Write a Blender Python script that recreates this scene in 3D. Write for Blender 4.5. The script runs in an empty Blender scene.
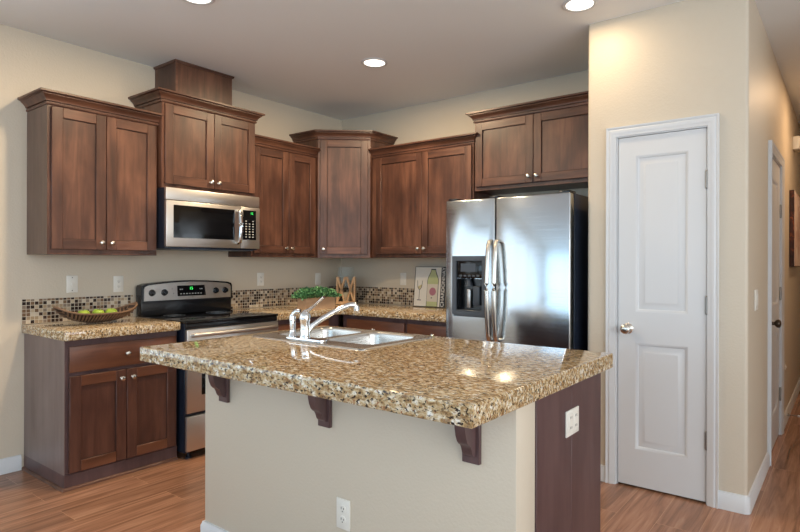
import bpy, bmesh, math, random
from mathutils import Vector, Matrix

random.seed(11)
scene = bpy.context.scene
C = scene.collection
PI = math.pi

# ------------------------------------------------------------------ camera, world, daylight, exposure
TH = 0.6442
cam_d = bpy.data.cameras.new('camera')
cam = bpy.data.objects.new('camera', cam_d)
C.objects.link(cam)
cam_d.sensor_width = 36.0
cam_d.lens = 573.55 / 800 * 36.0
cam_d.shift_x = -18.99 / 800
cam_d.shift_y = -2.9 / 800
cam_d.clip_start = 0.05
cam.matrix_world = (Matrix.Translation((0, 0, 1.3075)) @ Matrix.Rotation(TH, 4, 'Z')
                    @ Matrix.Rotation(PI / 2, 4, 'X') @ Matrix.Rotation(0.0028, 4, 'Z'))
scene.camera = cam

world = bpy.data.worlds.new('World')
scene.world = world
world.use_nodes = True
wn = world.node_tree.nodes
wn['Background'].inputs['Color'].default_value = (0.80, 0.90, 1.0, 1)
wn['Background'].inputs['Strength'].default_value = 1.0

scene.view_settings.view_transform = 'Standard'
scene.view_settings.look = 'None'
scene.view_settings.gamma = 1.0
scene.view_settings.use_curve_mapping = False
scene.cycles.transparent_max_bounces = 24
scene.view_settings.exposure = 0.60

DAY = (0.76, 0.90, 1.0)
DAY_REAR = (0.42, 0.74, 1.0)
WARM = (1.0, 0.76, 0.48)


def area_light(name, loc, rot, sx, sy, power, col):
    d = bpy.data.lights.new(name, 'AREA')
    d.shape = 'RECTANGLE'
    d.size, d.size_y = sx, sy
    d.energy = power
    d.color = col
    o = bpy.data.objects.new(name, d)
    C.objects.link(o)
    o.location = loc
    o.rotation_euler = rot
    return o


# daylight entering through the living-room windows (left wall and the wall behind the camera)
area_light('daylight_left_window', (-4.78, -1.70, 1.60), (0, -PI / 2 - 0.38, 0), 2.4, 5.4, 32, DAY)
area_light('daylight_rear_window', (-0.875, -4.82, 1.6), (PI / 2 + 0.38, 0, 0), 7.0, 2.4, 76, DAY_REAR)
area_light('fill_light_right', (3.42, -0.30, 1.60), (0, PI / 2 + 0.38, 0), 2.4, 6.2, 165, (0.95, 0.97, 1.0))  # added fill for the left wall, from an unseen made-up window

# ------------------------------------------------------------------ materials
def srgb(r, g, b):
    def f(v):
        v /= 255.0
        return v / 12.92 if v <= 0.04045 else ((v + 0.055) / 1.055) ** 2.4
    return (f(r), f(g), f(b), 1.0)


class NT:
    def __init__(self, name):
        self.m = bpy.data.materials.new(name)
        self.m.use_nodes = True
        self.t = self.m.node_tree
        self.n = self.t.nodes
        self.b = self.n['Principled BSDF']

    def add(self, typ, **kw):
        n = self.n.new(typ)
        for k, v in kw.items():
            setattr(n, k, v)
        return n

    def link(self, a, b):
        self.t.links.new(a, b)

    def set(self, **kw):
        for k, v in kw.items():
            self.b.inputs[k.replace('_', ' ')].default_value = v

    def coords(self, scale=(1, 1, 1), kind='Object', loc=(0, 0, 0), rot=(0, 0, 0)):
        tc = self.add('ShaderNodeTexCoord')
        mp = self.add('ShaderNodeMapping')
        mp.inputs['Scale'].default_value = scale
        mp.inputs['Location'].default_value = loc
        mp.inputs['Rotation'].default_value = rot
        self.link(tc.outputs[kind], mp.inputs['Vector'])
        return mp.outputs['Vector']

    def noise(self, vec, scale, detail=3, rough=0.5, dist=0.0):
        n = self.add('ShaderNodeTexNoise')
        n.inputs['Scale'].default_value = scale
        n.inputs['Detail'].default_value = detail
        n.inputs['Roughness'].default_value = rough
        n.inputs['Distortion'].default_value = dist
        self.link(vec, n.inputs['Vector'])
        return n.outputs['Fac']

    def ramp(self, fac, stops, interp='LINEAR'):
        r = self.add('ShaderNodeValToRGB')
        r.color_ramp.interpolation = interp
        els = r.color_ramp.elements
        while len(els) < len(stops):
            els.new(0.5)
        for e, (p, c) in zip(els, stops):
            e.position = p
            e.color = c if len(c) == 4 else (*c, 1)
        self.link(fac, r.inputs['Fac'])
        return r.outputs['Color']

    def mix(self, fac, a, b, mode='MIX'):
        m = self.add('ShaderNodeMix', data_type='RGBA', blend_type=mode)
        for s, v in ((m.inputs[0], fac), (m.inputs[6], a), (m.inputs[7], b)):
            if hasattr(v, 'links'):
                self.link(v, s)
            else:
                s.default_value = v
        return m.outputs[2]

    def math(self, op, a, b=0.0):
        m = self.add('ShaderNodeMath', operation=op)
        for s, v in zip(m.inputs, (a, b)):
            if hasattr(v, 'links'):
                self.link(v, s)
            else:
                s.default_value = v
        return m.outputs[0]

    def bump(self, h, strength=0.2, dist=0.01):
        b = self.add('ShaderNodeBump')
        b.inputs['Strength'].default_value = strength
        b.inputs['Distance'].default_value = dist
        self.link(h, b.inputs['Height'])
        self.link(b.outputs['Normal'], self.b.inputs['Normal'])


def simple(name, col, rough=0.5, metal=0.0, **kw):
    t = NT(name)
    t.set(Base_Color=col, Roughness=rough, Metallic=metal, **kw)
    return t.m


def paint(name, col, rough=0.6, bump=0.25, scale=260):
    t = NT(name)
    t.set(Base_Color=col, Roughness=rough)
    v = t.coords()
    h = t.noise(v, scale, 2, 0.5)
    t.bump(h, bump, 0.003)
    return t.m


M = {}
M['wall'] = paint('wall_paint', srgb(203, 191, 172), 0.5, 0.35, 90)
M['ceiling'] = paint('ceiling_paint', srgb(236, 238, 238), 0.9, 0.12, 60)
M['trim'] = simple('white_trim_paint', srgb(211, 212, 213), 0.35)
M['plate'] = simple('almond_plastic', srgb(226, 222, 212), 0.35)
M['slot'] = simple('dark_slot', srgb(52, 50, 48), 0.5)


def wood(name, dark, mid, light, horizontal=False, rough=0.38):
    t = NT(name)
    sc = (1.6, 20, 20) if horizontal else (20, 20, 1.6)
    oi = t.add('ShaderNodeObjectInfo')
    tc = t.add('ShaderNodeTexCoord')
    add = t.add('ShaderNodeVectorMath', operation='ADD')
    mul = t.add('ShaderNodeVectorMath', operation='MULTIPLY')
    t.link(tc.outputs['Object'], add.inputs[0])
    t.link(oi.outputs['Random'], mul.inputs[0])
    mul.inputs[1].default_value = (13.0, 7.0, 9.0)
    t.link(mul.outputs[0], add.inputs[1])
    mp = t.add('ShaderNodeMapping')
    mp.inputs['Scale'].default_value = sc
    t.link(add.outputs[0], mp.inputs['Vector'])
    g = t.noise(mp.outputs[0], 1.0, 5, 0.6, 0.6)
    mp2 = t.add('ShaderNodeMapping')
    mp2.inputs['Scale'].default_value = (2.0, 5, 5) if horizontal else (5, 5, 2.0)
    t.link(add.outputs[0], mp2.inputs['Vector'])
    blotch = t.noise(mp2.outputs[0], 1.3, 3, 0.55, 0.3)
    f = t.math('ADD', t.math('MULTIPLY', g, 0.5), t.math('MULTIPLY', blotch, 0.6))
    col = t.ramp(f, [(0.28, dark), (0.52, mid), (0.78, light)])
    t.link(col, t.b.inputs['Base Color'])
    t.set(Roughness=rough)
    t.bump(g, 0.06, 0.002)
    return t.m


M['wood'] = wood('walnut_stained_wood', srgb(38, 24, 19), srgb(80, 51, 39), srgb(122, 83, 64))
M['wood_h'] = wood('walnut_stained_wood_cross', srgb(38, 24, 19), srgb(80, 51, 39), srgb(122, 83, 64), True)
M['wood_dark'] = wood('dark_stained_panel', srgb(66, 48, 48), srgb(84, 63, 63), srgb(104, 80, 78))
M['wood_base'] = wood('base_cabinet_wood', srgb(46, 27, 21), srgb(76, 46, 36), srgb(106, 69, 54))
M['wood_base_h'] = wood('base_cabinet_wood_cross', srgb(62, 35, 23), srgb(98, 59, 40), srgb(128, 83, 58), True)
M['side_base'] = wood('base_side_sheen_tone', srgb(98, 82, 78), srgb(116, 100, 96), srgb(132, 116, 110))  # grey daylight sheen of the base side, put into the colour
M['side_upper'] = wood('upper_side_sheen_tone', srgb(76, 56, 46), srgb(98, 75, 62), srgb(118, 94, 80))  # lighter, greyer tone paints the daylight sheen on the upper side
M['gap'] = simple('panel_edge_shade_and_stain', srgb(52, 30, 24), 0.6)


def granite(name, seams=()):
    t = NT(name)
    v = t.coords((0.62, 1.25, 1.0), rot=(0, 0, -0.64))
    n1 = t.noise(v, 62, 4, 0.62, 0.3)
    base = t.ramp(n1, [(0.34, srgb(128, 96, 62)), (0.46, srgb(180, 150, 106)), (0.57, srgb(210, 194, 162)), (0.68, srgb(236, 234, 226))])
    n2 = t.noise(v, 120, 3, 0.6, 0.4)
    spots = t.ramp(n2, [(0.40, (1, 1, 1, 1)), (0.455, (0, 0, 0, 1))])
    c = t.mix(spots, base, srgb(50, 42, 38))
    n3 = t.noise(v, 85, 2, 0.5, 0.8)
    sp3 = t.ramp(n3, [(0.60, (0, 0, 0, 1)), (0.68, (0.8, 0.8, 0.8, 1))])
    c = t.mix(sp3, c, srgb(150, 128, 100))
    n4 = t.noise(t.coords(loc=(3, 7, 1)), 120, 2, 0.5)
    sp4 = t.ramp(n4, [(0.64, (0, 0, 0, 1)), (0.70, (1, 1, 1, 1))])
    c = t.mix(sp4, c, srgb(156, 104, 70))
    if seams:
        tc = t.add('ShaderNodeTexCoord')
        sep = t.add('ShaderNodeSeparateXYZ')
        t.link(tc.outputs['Object'], sep.inputs[0])
        tot = None
        for ax, val in seams:
            d = t.math('ABSOLUTE', t.math('SUBTRACT', sep.outputs[ax], val))
            m = t.math('LESS_THAN', d, 0.0017)
            m = t.math('MULTIPLY', m, t.math('GREATER_THAN', sep.outputs[1], 2.04))
            m = t.math('MULTIPLY', m, t.math('GREATER_THAN', sep.outputs[0], -1.048))
            tot = m if tot is None else t.math('MAXIMUM', tot, m)
        c = t.mix(tot, c, srgb(96, 80, 64))
    t.link(c, t.b.inputs['Base Color'])
    t.set(Roughness=0.05)
    t.b.inputs['Specular IOR Level'].default_value = 0.55
    return t.m


M['granite'] = granite('speckled_granite')


def mosaic():
    t = NT('glass_mosaic_tile')
    tc = t.add('ShaderNodeTexCoord')
    sep = t.add('ShaderNodeSeparateXYZ')
    t.link(tc.outputs['Object'], sep.inputs[0])
    S = 1 / 0.0236
    u = t.math('MULTIPLY', sep.outputs[0], S)
    w = t.math('MULTIPLY', sep.outputs[2], S)
    fu, fw = t.math('FRACT', u), t.math('FRACT', w)
    cu, cw = t.math('FLOOR', u), t.math('FLOOR', w)
    comb = t.add('ShaderNodeCombineXYZ')
    t.link(cu, comb.inputs[0])
    t.link(cw, comb.inputs[1])
    wn_ = t.add('ShaderNodeTexWhiteNoise', noise_dimensions='2D')
    t.link(comb.outputs[0], wn_.inputs['Vector'])
    col = t.ramp(wn_.outputs['Value'], [(0.0, srgb(46, 34, 30)), (0.30, srgb(70, 52, 44)), (0.38, srgb(118, 92, 70)), (0.55, srgb(164, 142, 114)),
                                        (0.68, srgb(190, 172, 146)), (0.82, srgb(140, 124, 108)), (0.92, srgb(204, 190, 168))], 'CONSTANT')
    g = None
    for f in (fu, fw):
        d = t.math('ABSOLUTE', t.math('SUBTRACT', f, 0.5))
        m = t.math('GREATER_THAN', d, 0.44)
        g = m if g is None else t.math('MAXIMUM', g, m)
    c = t.mix(g, col, srgb(204, 192, 172))
    t.link(c, t.b.inputs['Base Color'])
    r = t.math('ADD', t.math('MULTIPLY', g, 0.5), 0.16)
    t.link(r, t.b.inputs['Roughness'])
    t.bump(t.math('SUBTRACT', 1.0, g), 0.3, 0.002)
    return t.m


M['mosaic'] = mosaic()


def floor_mat():
    t = NT('laminate_plank_floor')
    tc = t.add('ShaderNodeTexCoord')
    mp = t.add('ShaderNodeMapping')
    mp.inputs['Rotation'].default_value = (0, 0, PI / 2)
    t.link(tc.outputs['Object'], mp.inputs['Vector'])
    br = t.add('ShaderNodeTexBrick')
    br.offset = 0.37
    t.link(mp.outputs[0], br.inputs['Vector'])
    for k, v in (('Scale', 1.0), ('Mortar Size', 0.0012), ('Mortar Smooth', 0.1), ('Brick Width', 1.28), ('Row Height', 0.195), ('Bias', 0.0)):
        br.inputs[k].default_value = v
    br.inputs['Color1'].default_value = (0, 0, 0, 1)
    br.inputs['Color2'].default_value = (1, 1, 1, 1)
    br.inputs['Mortar'].default_value = (0.5, 0.5, 0.5, 1)
    sep = t.add('ShaderNodeMapping')
    sep.inputs['Scale'].default_value = (26, 1.6, 1)
    off = t.add('ShaderNodeVectorMath', operation='ADD')
    sc = t.add('ShaderNodeVectorMath', operation='SCALE')
    t.link(br.outputs['Color'], sc.inputs[0])
    sc.inputs['Scale'].default_value = 7.0
    t.link(tc.outputs['Object'], off.inputs[0])
    t.link(sc.outputs[0], off.inputs[1])
    t.link(off.outputs[0], sep.inputs['Vector'])
    g = t.noise(sep.outputs[0], 1.0, 5, 0.62, 0.8)
    col = t.ramp(g, [(0.28, srgb(102, 72, 54)), (0.46, srgb(141, 101, 78)), (0.62, srgb(164, 121, 96)), (0.78, srgb(186, 144, 117))])
    tone = t.mix(0.14, col, br.outputs['Color'], 'OVERLAY')
    c = t.mix(t.math('MULTIPLY', br.outputs['Fac'], 0.75), tone, srgb(196, 150, 118))
    t.link(c, t.b.inputs['Base Color'])
    t.set(Roughness=0.27)
    t.bump(g, 0.04, 0.002)
    return t.m


M['floor'] = floor_mat()


def steel(name, col, rough, horizontal=True, wave=0.0):
    t = NT(name)
    t.set(Base_Color=col, Metallic=1.0)
    v = t.coords((2, 2, 260) if horizontal else (260, 260, 2))
    n = t.noise(v, 1.0, 2, 0.5)
    r = t.ramp(n, [(0.3, (rough - 0.05,) * 3), (0.7, (rough + 0.05,) * 3)])
    t.link(r, t.b.inputs['Roughness'])
    if wave:
        h = t.noise(t.coords((1.2, 1.2, 2.6)), 2.2, 2, 0.5, 0.4)
        t.bump(h, wave, 0.02)
    return t.m


M['steel'] = steel('brushed_stainless_steel', srgb(208, 204, 199), 0.38)
M['fridge_steel'] = steel('polished_fridge_steel', srgb(192, 198, 203), 0.17, True, 0.012)
M['sink_steel'] = steel('satin_sink_steel', srgb(208, 206, 202), 0.26)
M['chrome'] = simple('chrome', srgb(228, 230, 232), 0.07, 1.0)
M['nickel'] = simple('brushed_nickel', srgb(214, 208, 198), 0.25, 1.0)
M['hinge'] = simple('satin_hinge_metal', srgb(150, 148, 144), 0.4, 1.0)
M['bronze'] = simple('dark_bronze_knob', srgb(92, 80, 70), 0.3, 1.0)
M['black'] = simple('black_enamel', srgb(20, 22, 26), 0.25)
M['black_side'] = simple('black_painted_side', srgb(26, 34, 48), 0.35)
M['black_glass'] = simple('black_glass', srgb(10, 11, 13), 0.05)
M['display_black'] = simple('black_control_glass', srgb(14, 14, 16), 0.12)
M['grey_plastic'] = simple('dark_grey_plastic', srgb(66, 72, 80), 0.4)
M['button'] = simple('light_grey_button', srgb(176, 176, 172), 0.5)
M['green_led'] = NT('green_display_digits').m
nb = M['green_led'].node_tree.nodes['Principled BSDF']
nb.inputs['Base Color'].default_value = (0, 0.05, 0, 1)
nb.inputs['Emission Color'].default_value = (0.05, 1.0, 0.15, 1)
nb.inputs['Emission Strength'].default_value = 1.2
M['lamp_disc'] = NT('lit_lamp_lens').m
nb = M['lamp_disc'].node_tree.nodes['Principled BSDF']
nb.inputs['Base Color'].default_value = (0.9, 0.85, 0.75, 1)
nb.inputs['Emission Color'].default_value = (1.0, 0.92, 0.80, 1)
nb.inputs['Emission Strength'].default_value = 2.0


def leaf_mat():
    t = NT('boxwood_leaves')
    n = t.noise(t.coords(), 60, 2)
    t.link(t.ramp(n, [(0.32, srgb(24, 62, 36)), (0.5, srgb(70, 128, 76)), (0.66, srgb(142, 188, 132))]), t.b.inputs['Base Color'])
    t.set(Roughness=0.45)
    return t.m


M['leaf'] = leaf_mat()
M['soil'] = simple('dark_soil', srgb(48, 36, 28), 0.9)
M['planter_wood'] = wood('pale_planter_wood', srgb(160, 124, 92), srgb(184, 148, 114), srgb(206, 172, 138), True, 0.6)
M['lantern_wood'] = wood('pale_lantern_wood', srgb(150, 110, 74), srgb(186, 146, 104), srgb(214, 180, 140), False, 0.6)
M['wicker'] = wood('dark_wicker_tone', srgb(56, 38, 28), srgb(98, 72, 52), srgb(146, 114, 88), True, 0.6)
M['dark_wicker_tone'] = simple('basket_shade_brown', srgb(48, 32, 24), 0.8)
M['candle'] = simple('cream_candle_wax', srgb(220, 204, 170), 0.5)


def apple_mat():
    t = NT('green_apple_skin')
    n = t.noise(t.coords(), 22, 3)
    t.link(t.ramp(n, [(0.3, srgb(128, 160, 40)), (0.6, srgb(170, 192, 70)), (0.8, srgb(196, 206, 104))]), t.b.inputs['Base Color'])
    t.set(Roughness=0.28)
    return t.m


M['apple'] = apple_mat()
M['stem'] = simple('brown_stem', srgb(84, 58, 36), 0.7)
M['ink_black'] = simple('charcoal_print', srgb(44, 44, 48), 0.6)
M['sign_cream'] = paint('cream_weathered_board', srgb(232, 227, 216), 0.6, 0.1, 120)
M['sign_green'] = simple('pale_green_print', srgb(192, 198, 146), 0.6)
M['sign_label'] = simple('bottle_label_print', srgb(218, 208, 192), 0.6)
M['sign_pink'] = simple('mauve_print', srgb(182, 120, 134), 0.6)
M['sign_wine'] = simple('wine_print', srgb(206, 190, 140), 0.6)
M['letter'] = simple('white_lettering', srgb(226, 224, 218), 0.6)


def canvas_mat(name, stops, scale):
    t = NT(name)
    n = t.noise(t.coords((1, 1, 1)), scale, 4, 0.6, 1.2)
    t.link(t.ramp(n, stops), t.b.inputs['Base Color'])
    t.set(Roughness=0.7)
    return t.m


M['canvas'] = canvas_mat('abstract_pink_canvas', [(0.3, srgb(176, 128, 118)), (0.5, srgb(216, 190, 180)), (0.7, srgb(232, 218, 208))], 5)
M['canvas_edge'] = canvas_mat('dark_red_canvas_edge', [(0.35, srgb(30, 18, 16)), (0.55, srgb(70, 34, 26)), (0.70, srgb(170, 90, 44))], 14)


def pane_mat(name, tint, refl=1.0):
    t = NT(name)
    t.n.remove(t.b)
    tr = t.add('ShaderNodeBsdfTransparent')
    tr.inputs['Color'].default_value = tint
    gl = t.add('ShaderNodeBsdfGlossy')
    gl.inputs['Roughness'].default_value = 0.02
    fr = t.add('ShaderNodeFresnel')
    fr.inputs['IOR'].default_value = 1.45
    mx = t.add('ShaderNodeMixShader')
    geo = t.add('ShaderNodeNewGeometry')
    t.link(t.math('MULTIPLY', fr.outputs[0], t.math('MULTIPLY', refl, t.math('SUBTRACT', 1.0, geo.outputs['Backfacing']))), mx.inputs[0])
    t.link(tr.outputs[0], mx.inputs[1])
    t.link(gl.outputs[0], mx.inputs[2])
    t.link(mx.outputs[0], t.n['Material Output'].inputs['Surface'])
    return t.m


M['pane'] = pane_mat('clear_window_glass', (0.97, 0.98, 0.98, 1))
M['jar_glass'] = pane_mat('clear_hurricane_glass', (0.97, 0.98, 0.98, 1), 0.3)


# ------------------------------------------------------------------ mesh helpers
class MB:
    def __init__(self):
        self.bm = bmesh.new()

    def _mat(self, faces, mat, smooth=False):
        for f in faces:
            f.material_index = mat
            f.smooth = smooth

    def box(self, x0, x1, y0, y1, z0, z1, bev=0.0, seg=2, mat=0):
        r = bmesh.ops.create_cube(self.bm, size=1.0)
        vs = r['verts']
        for v in vs:
            v.co = Vector((x0 + (v.co.x + .5) * (x1 - x0), y0 + (v.co.y + .5) * (y1 - y0), z0 + (v.co.z + .5) * (z1 - z0)))
        fs = set(f for v in vs for f in v.link_faces)
        self._mat(fs, mat)
        if bev > 0:
            es = list(set(e for v in vs for e in v.link_edges))
            bev = min(bev, 0.45 * min(x1 - x0, y1 - y0, z1 - z0))
            rr = bmesh.ops.bevel(self.bm, geom=es, offset=bev, segments=seg, profile=0.5, affect='EDGES')
            self._mat(rr['faces'], mat, True)
        return self

    def prism(self, pts, a, b, axis='z', mat=0, smooth=False):
        """extrude a closed 2-D outline; axis z: (x,y); axis y: (x,z); axis x: (y,z)"""
        def mk(p, t):
            return {'z': (p[0], p[1], t), 'y': (p[0], t, p[1]), 'x': (t, p[0], p[1])}[axis]
        A = [self.bm.verts.new(mk(p, a)) for p in pts]
        B = [self.bm.verts.new(mk(p, b)) for p in pts]
        n = len(pts)
        fs = [self.bm.faces.new(A), self.bm.faces.new(list(reversed(B)))]
        sd = [self.bm.faces.new((A[(i + 1) % n], A[i], B[i], B[(i + 1) % n])) for i in range(n)]
        self._mat(fs, mat)
        self._mat(sd, mat, smooth)
        bmesh.ops.recalc_face_normals(self.bm, faces=fs + sd)
        return self

    def lathe(self, prof, c=(0, 0, 0), axis='z', seg=24, mat=0, squash=(1, 1)):
        rings = []
        for r, h in prof:
            ring = []
            for i in range(seg):
                a = 2 * PI * i / seg
                u, v = r * math.cos(a) * squash[0], r * math.sin(a) * squash[1]
                p = {'z': (u, v, h), 'y': (u, -h, v), 'x': (h, u, v)}[axis]
                ring.append(self.bm.verts.new((c[0] + p[0], c[1] + p[1], c[2] + p[2])))
            rings.append(ring)
        fs = []
        for A, B in zip(rings, rings[1:]):
            for i in range(seg):
                j = (i + 1) % seg
                fs.append(self.bm.faces.new((A[i], A[j], B[j], B[i])))
        self._mat(fs, mat, True)
        caps = [self.bm.faces.new(list(reversed(rings[0]))), self.bm.faces.new(rings[-1])]
        self._mat(caps, mat)
        bmesh.ops.recalc_face_normals(self.bm, faces=fs + caps)
        return self

    def tube(self, pts, rad, seg=12, mat=0, flat=(1, 1)):
        pts = [Vector(p) for p in pts]
        n = len(pts)
        if not hasattr(rad, '__len__'):
            rad = [rad] * n
        rings = []
        up = Vector((0, 0, 1))
        for i, p in enumerate(pts):
            d = (pts[min(i + 1, n - 1)] - pts[max(i - 1, 0)]).normalized()
            s = d.cross(up)
            if s.length < 1e-3:
                s = d.cross(Vector((0, 1, 0)))
            s.normalize()
            w = s.cross(d).normalized()
            rings.append([self.bm.verts.new(p + s * (math.cos(2 * PI * k / seg) * rad[i] * flat[0]) + w * (math.sin(2 * PI * k / seg) * rad[i] * flat[1])) for k in range(seg)])
        fs = []
        for A, B in zip(rings, rings[1:]):
            for k in range(seg):
                j = (k + 1) % seg
                fs.append(self.bm.faces.new((A[k], A[j], B[j], B[k])))
        self._mat(fs, mat, True)
        caps = [self.bm.faces.new(list(reversed(rings[0]))), self.bm.faces.new(rings[-1])]
        self._mat(caps, mat)
        bmesh.ops.recalc_face_normals(self.bm, faces=fs + caps)
        return self

    def sweep(self, path, prof, side=1, mat=0, plane='xy', base=0.0):
        """mitred sweep of a closed profile (out, up) along an open 2-D path.
        plane xy: path (x,y), up = z.  plane xz: path (x,z), up = -y (towards the viewer) from y=base"""
        P = [Vector(p) for p in path]
        n = len(P)
        rings = []
        for i, p in enumerate(P):
            ds = []
            if i > 0:
                ds.append((P[i] - P[i - 1]).normalized())
            if i < n - 1:
                ds.append((P[i + 1] - P[i]).normalized())
            ns = [Vector((d.y, -d.x)) * side for d in ds]
            if len(ns) == 2:
                m = (ns[0] + ns[1])
                m = m / (1 + ns[0].dot(ns[1]))
            else:
                m = ns[0]
            ring = []
            for o, u in prof:
                q = p + m * o
                if plane == 'xy':
                    ring.append(self.bm.verts.new((q.x, q.y, base + u)))
                else:
                    ring.append(self.bm.verts.new((q.x, base - u, q.y)))
            rings.append(ring)
        k = len(prof)
        fs = []
        for A, B in zip(rings, rings[1:]):
            for i in range(k):
                j = (i + 1) % k
                fs.append(self.bm.faces.new((A[i], A[j], B[j], B[i])))
        fs.append(self.bm.faces.new(list(reversed(rings[0]))))
        fs.append(self.bm.faces.new(rings[-1]))
        self._mat(fs, mat)
        bmesh.ops.recalc_face_normals(self.bm, faces=fs)
        return self

    def build(self, name, mats, parent=None, auto=True):
        me = bpy.data.meshes.new(name)
        self.bm.to_mesh(me)
        self.bm.free()
        if not isinstance(mats, (list, tuple)):
            mats = [mats]
        for m in mats:
            me.materials.append(M[m] if isinstance(m, str) else m)
        if auto:
            me.set_sharp_from_angle(angle=math.radians(38))
        o = bpy.data.objects.new(name, me)
        C.objects.link(o)
        if parent is not None:
            o.parent = parent
        return o


def tag(o, label, cat, group=None):
    o['label'] = label
    o['category'] = cat
    if group:
        o['group'] = group
    return o


def thing(name, label, cat, loc=(0, 0, 0), rotz=0.0, group=None):
    o = bpy.data.objects.new(name, None)
    o.empty_display_size = 0.1
    C.objects.link(o)
    o.location = loc
    o.rotation_euler = (0, 0, rotz)
    return tag(o, label, cat, group)


def struct(o):
    o['kind'] = 'structure'
    return o


def dup(root, loc, rotz, label):
    r = root.copy()
    C.objects.link(r)
    r.location = loc
    r.rotation_euler = (0, 0, rotz)
    r['label'] = label
    for ch in list(root.children):
        c = ch.copy()
        C.objects.link(c)
        c.parent = r
        for g in list(ch.children):
            d = g.copy()
            C.objects.link(d)
            d.parent = c
    return r


def arc(cx, cy, r, a0, a1, n):
    return [(cx + r * math.cos(math.radians(a0 + (a1 - a0) * i / n)), cy + r * math.sin(math.radians(a0 + (a1 - a0) * i / n))) for i in range(n + 1)]


# ------------------------------------------------------------------ layout numbers (metres)
XA = -4.175          # left wall plane
YB = 4.232           # back wall plane
ZC = 2.77            # ceiling
PY = 3.43            # pantry wall face
PXL, PXR = -1.287, -0.425
XH = PXR             # hall wall face
R90 = PI / 2
CT = 0.914           # perimeter worktop height
CB = 0.859           # underside of that worktop

# ------------------------------------------------------------------ room shell
struct(MB().box(-4.6, 3.0, -4.6, 9.0, -0.08, 0.0).build('floor', 'floor'))
struct(MB().box(-4.6, 3.0, -4.6, 9.0, ZC, ZC + 0.1).build('ceiling', 'ceiling'))
# left wall with two living-room window openings beyond the left edge of the photo
w = MB()
wl = XA - 0.12
for y0, y1, z0, z1 in ((-4.3, -4.05, 0, ZC), (-4.05, 0.70, 0, 0.60), (-4.05, 0.70, 2.60, ZC), (0.70, YB + 0.12, 0, ZC)):
    w.box(wl, XA, y0, y1, z0, z1)
struct(w.build('wall_left', 'wall'))
struct(MB().box(XA, -1.18, YB, YB + 0.12, 0, ZC).build('wall_back', 'wall'))
# wall behind the camera
w = MB()
for x0, x1, z0, z1 in ((-4.3, -4.05, 0, ZC), (-4.05, 2.3, 0, 0.6), (-4.05, 2.3, 2.6, ZC), (2.3, 2.92, 0, ZC)):
    w.box(x0, x1, -4.32, -4.2, z0, z1)
struct(w.build('wall_front', 'wall'))
w = MB()
w.box(2.8, 2.92, -4.2, -3.05, 0, ZC).box(2.8, 2.92, 2.45, 3.43, 0, ZC).box(2.8, 2.92, -3.05, 2.45, 0, 0.6).box(2.8, 2.92, -3.05, 2.45, 2.6, ZC)
w.box(0.80, 2.92, 3.43, 3.55, 0, ZC).box(0.80, 0.92, 3.55, 8.5, 0, ZC).box(-0.55, 0.92, 8.5, 8.62, 0, ZC)
struct(w.build('wall_right', 'wall'))

# pantry block with door opening, bullnose corners
DXL, DXR, DZT = -1.103, -0.622, 2.052
rb = 0.018
left_pier = [(DXL - 0.012, PY), (DXL - 0.012, PY + 0.12), (PXL + 0.1, PY + 0.12), (PXL + 0.1, YB), (PXL, YB)] + arc(PXL + rb, PY + rb, rb, 180, 270, 6)
w = MB().prism(left_pier, 0, ZC, mat=0)
w.box(DXL - 0.012, DXR + 0.012, PY, PY + 0.12, DZT + 0.012, ZC)
right_pier = [(DXR + 0.012, PY)] + arc(PXR - rb, PY + rb, rb, 270, 360, 6) + [(XH, 3.50), (XH - 0.1, 3.55), (DXR + 0.012, PY + 0.12)]
w.prism(right_pier, 0, ZC)
struct(w.build('wall_pantry', 'wall'))
HD0, HD1, HDZ = 4.40, 5.18, 2.05
w = MB()
w.box(XH - 0.1, XH, 3.50, HD0 - 0.012, 0, ZC).box(XH - 0.1, XH, HD1 + 0.012, 8.5, 0, ZC).box(XH - 0.1, XH, HD0 - 0.012, HD1 + 0.012, HDZ + 0.012, ZC)
struct(w.build('wall_hall', 'wall'))
# dark back of the pantry behind the door
struct(MB().box(PXL + 0.1, XH - 0.1, 3.9, 3.95, 0, ZC).build('wall_pantry_inside', 'wall'))

# baseboards
bb = [(0, 0), (0.014, 0), (0.014, 0.075), (0.010, 0.082), (0.008, 0.092), (0.0, 0.095)]


def baseboard(name, path, side=1):
    struct(MB().sweep(path, bb, side).build(name, 'trim'))


CAS = 0.056
baseboard('baseboard_left', [(XA, -4.2), (XA, 1.385)])
baseboard('baseboard_pantry', [(PXL + 0.02, PY), (DXL - CAS, PY)])
pth = [(DXR + CAS, PY)] + arc(PXR - rb, PY + rb, rb, 270, 360, 6) + [(XH, HD0 - CAS)]
baseboard('baseboard_corner', pth)
baseboard('baseboard_hall', [(XH, HD1 + CAS), (XH, 8.5)])
baseboard('baseboard_right', [(0.80, 8.5), (0.80, 3.43), (2.8, 3.43), (2.8, -4.2)])

# casings: profile (out from opening, thickness)
cas = [(0, 0), (0, 0.010), (0.006, 0.013), (0.018, 0.014), (0.024, 0.018), (0.036, 0.019), (0.042, 0.015), (0.052, 0.022), (CAS, 0.022), (CAS, 0)]
# path around the opening: up the left side, across, down the right; outward is left of travel
struct(MB().sweep([(DXL - 0.006, 0), (DXL - 0.006, DZT + 0.006), (DXR + 0.006, DZT + 0.006), (DXR + 0.006, 0)], cas, -1, plane='xz', base=PY).build('trim_1', 'trim'))
# jamb inside the opening
jam = [(0, 0), (0.012, 0), (0.012, -0.12), (0, -0.12)]
struct(MB().sweep([(DXL, 0), (DXL, DZT), (DXR, DZT), (DXR, 0)], jam, -1, plane='xz', base=PY).build('trim_2', 'trim'))


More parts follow.
